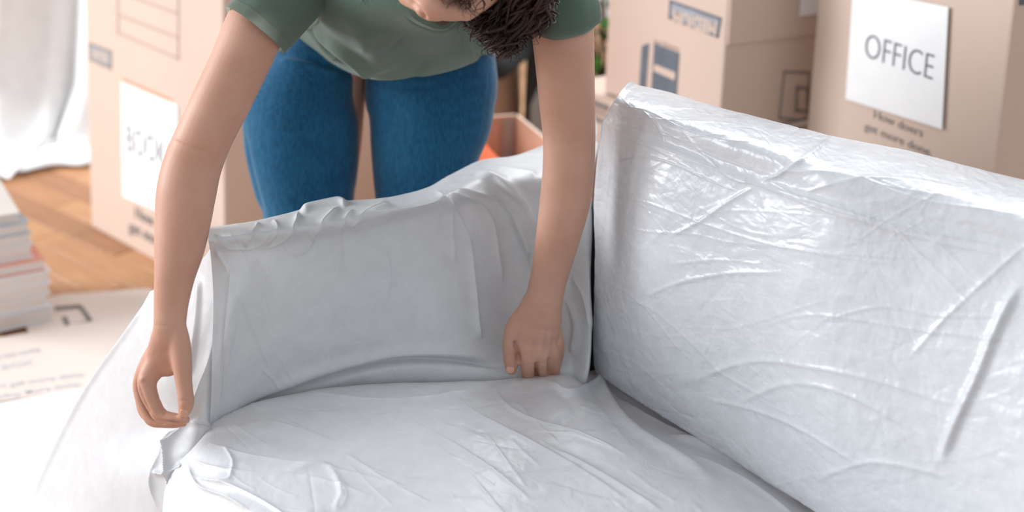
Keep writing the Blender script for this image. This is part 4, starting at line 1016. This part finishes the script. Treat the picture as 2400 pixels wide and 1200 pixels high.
# --- hair: dark core and many curled locks
hp_ = [ellipsoid(H(-.105, .150, 0), [Rt*.086, Fw*.088, U*.090])]
hp_.append(ellipsoid(T(1195, -20, 1.86), [RM[:, 0]*.038, RM[:, 1]*.062, RM[:, 2]*.03])); hp_.append(ellipsoid(T(1150, -130, 1.86), [RM[:, 0]*.05, RM[:, 1]*.07, RM[:, 2]*.04]))
V, Fc = join(hp_); hair = loc_mesh('hair', V, Fc, M['hair'], person); remesh(hair, .006, 3)
rh = random.Random(9)
lk = []
def lock(p0, p1, p2, r, curl, turns, seed, n=46):
    P_ = cr(np.array([p0, p1, p2]), n); s = np.linspace(0, 1, n)
    tg = np.gradient(P_, axis=0); tg /= np.linalg.norm(tg, axis=1, keepdims=True); X = np.cross(tg, RM[:, 2]); X /= np.linalg.norm(X, axis=1, keepdims=True)+1e-9; Y = np.cross(tg, X)
    ph = seed+turns*2*math.pi*s; amp = curl*(.3+s)
    P_ = P_+(amp*np.cos(ph))[:, None]*X+(amp*np.sin(ph))[:, None]*Y
    return tube(P_, r*(1.05-.85*s**2), None, 5, cap=False)
ends = [(1100, 50), (1108, 85), (1125, 100), (1145, 118), (1165, 138), (1180, 148), (1198, 138), (1212, 118), (1228, 92), (1246, 84), (1262, 98), (1274, 80), (1284, 50), (1284, 10), (1150, 60), (1180, 90), (1205, 70), (1240, 40), (1260, 20), (1200, 20), (1130, 40), (1160, 0)]
for k in range(520):
    e_ = rh.choice(ends); ex, ey = e_[0]+rh.gauss(0, 6), e_[1]-abs(rh.gauss(0, 22))
    t_ = 1.86+rh.uniform(-.05, .035)
    st = T(rh.uniform(1100, 1220), rh.uniform(-330, -140), 1.85+rh.uniform(-.06, .03))
    mid = T(ex*.8+rh.uniform(1120, 1230)*.2+rh.gauss(0, 10), ey-rh.uniform(60, 130), t_)
    lk.append(lock(st, mid, T(ex, ey, t_), rh.choice([.0008, .0022, .0034, .0042]), rh.uniform(.006, .013), rh.uniform(1.5, 3.4), rh.uniform(0, 6.3)))
for k in range(46):     # thin wisps below the mass and beside the face
    ex, ey = rh.choice([(1152, 128), (1185, 155), (1216, 120), (1234, 110), (1240, 130), (1285, 70), (1160, 105), (1120, 100)]); ex += rh.gauss(0, 7); ey += rh.gauss(0, 6)
    lk.append(lock(T(ex+rh.gauss(0, 10), ey-120, 1.85), T(ex+rh.gauss(0, 12), ey-50, 1.85), T(ex, ey, 1.84+rh.uniform(-.02, .02)), .0005, rh.uniform(.003, .010), rh.uniform(1, 2.5), rh.uniform(0, 6.3)))
for k in range(60):     # locks beside the cheek
    ex, ey = rh.choice([(1045, 2), (1062, 12), (1075, 20), (1085, 8), (1095, 30), (1110, 40), (1055, -15)]); ex += rh.gauss(0, 5); ey += rh.gauss(0, 6)
    lk.append(lock(H(-.06, .19, .05)+np.array([rh.gauss(0, .01), 0, 0]), T(ex+rh.gauss(5, 8), ey-90, 1.765), T(ex, ey, 1.745+rh.uniform(-.01, .01)), rh.choice([.0006, .0012]), rh.uniform(.003, .008), rh.uniform(1.5, 4), rh.uniform(0, 6.3)))
for k in range(90):     # over the top of the head
    az = rh.uniform(-1.5, 1.5)
    st = H(-.08+rh.gauss(0, .01), .235, rh.gauss(0, .01)); md = H(-.09+.03*rh.gauss(0, 1), .18, math.sin(az)*.09); en = H(-.10+.04*rh.gauss(0, 1), .10+rh.uniform(-.04, .02), (1 if az > 0 else -1)*.088)
    lk.append(lock(st, md, en, rh.choice([.0015, .0025]), rh.uniform(.003, .009), rh.uniform(2, 4), rh.uniform(0, 6.3)))
for k in range(6):
    lk.append(lock(T(830+rh.gauss(0, 6), -60, 1.78), T(850, -20, 1.78), T(862+rh.gauss(0, 8), 12+rh.gauss(0, 4), 1.78), .0005, .003, 1.2, rh.uniform(0, 6)))
V = np.concatenate([l_[0] for l_ in lk]); o_ = 0; Fs = []
for l_ in lk: Fs.append(np.array(l_[1])+o_); o_ += len(l_[0])
o = loc_mesh('curls', V, np.concatenate(Fs), M['hair'], person); o['kind'] = 'stuff'
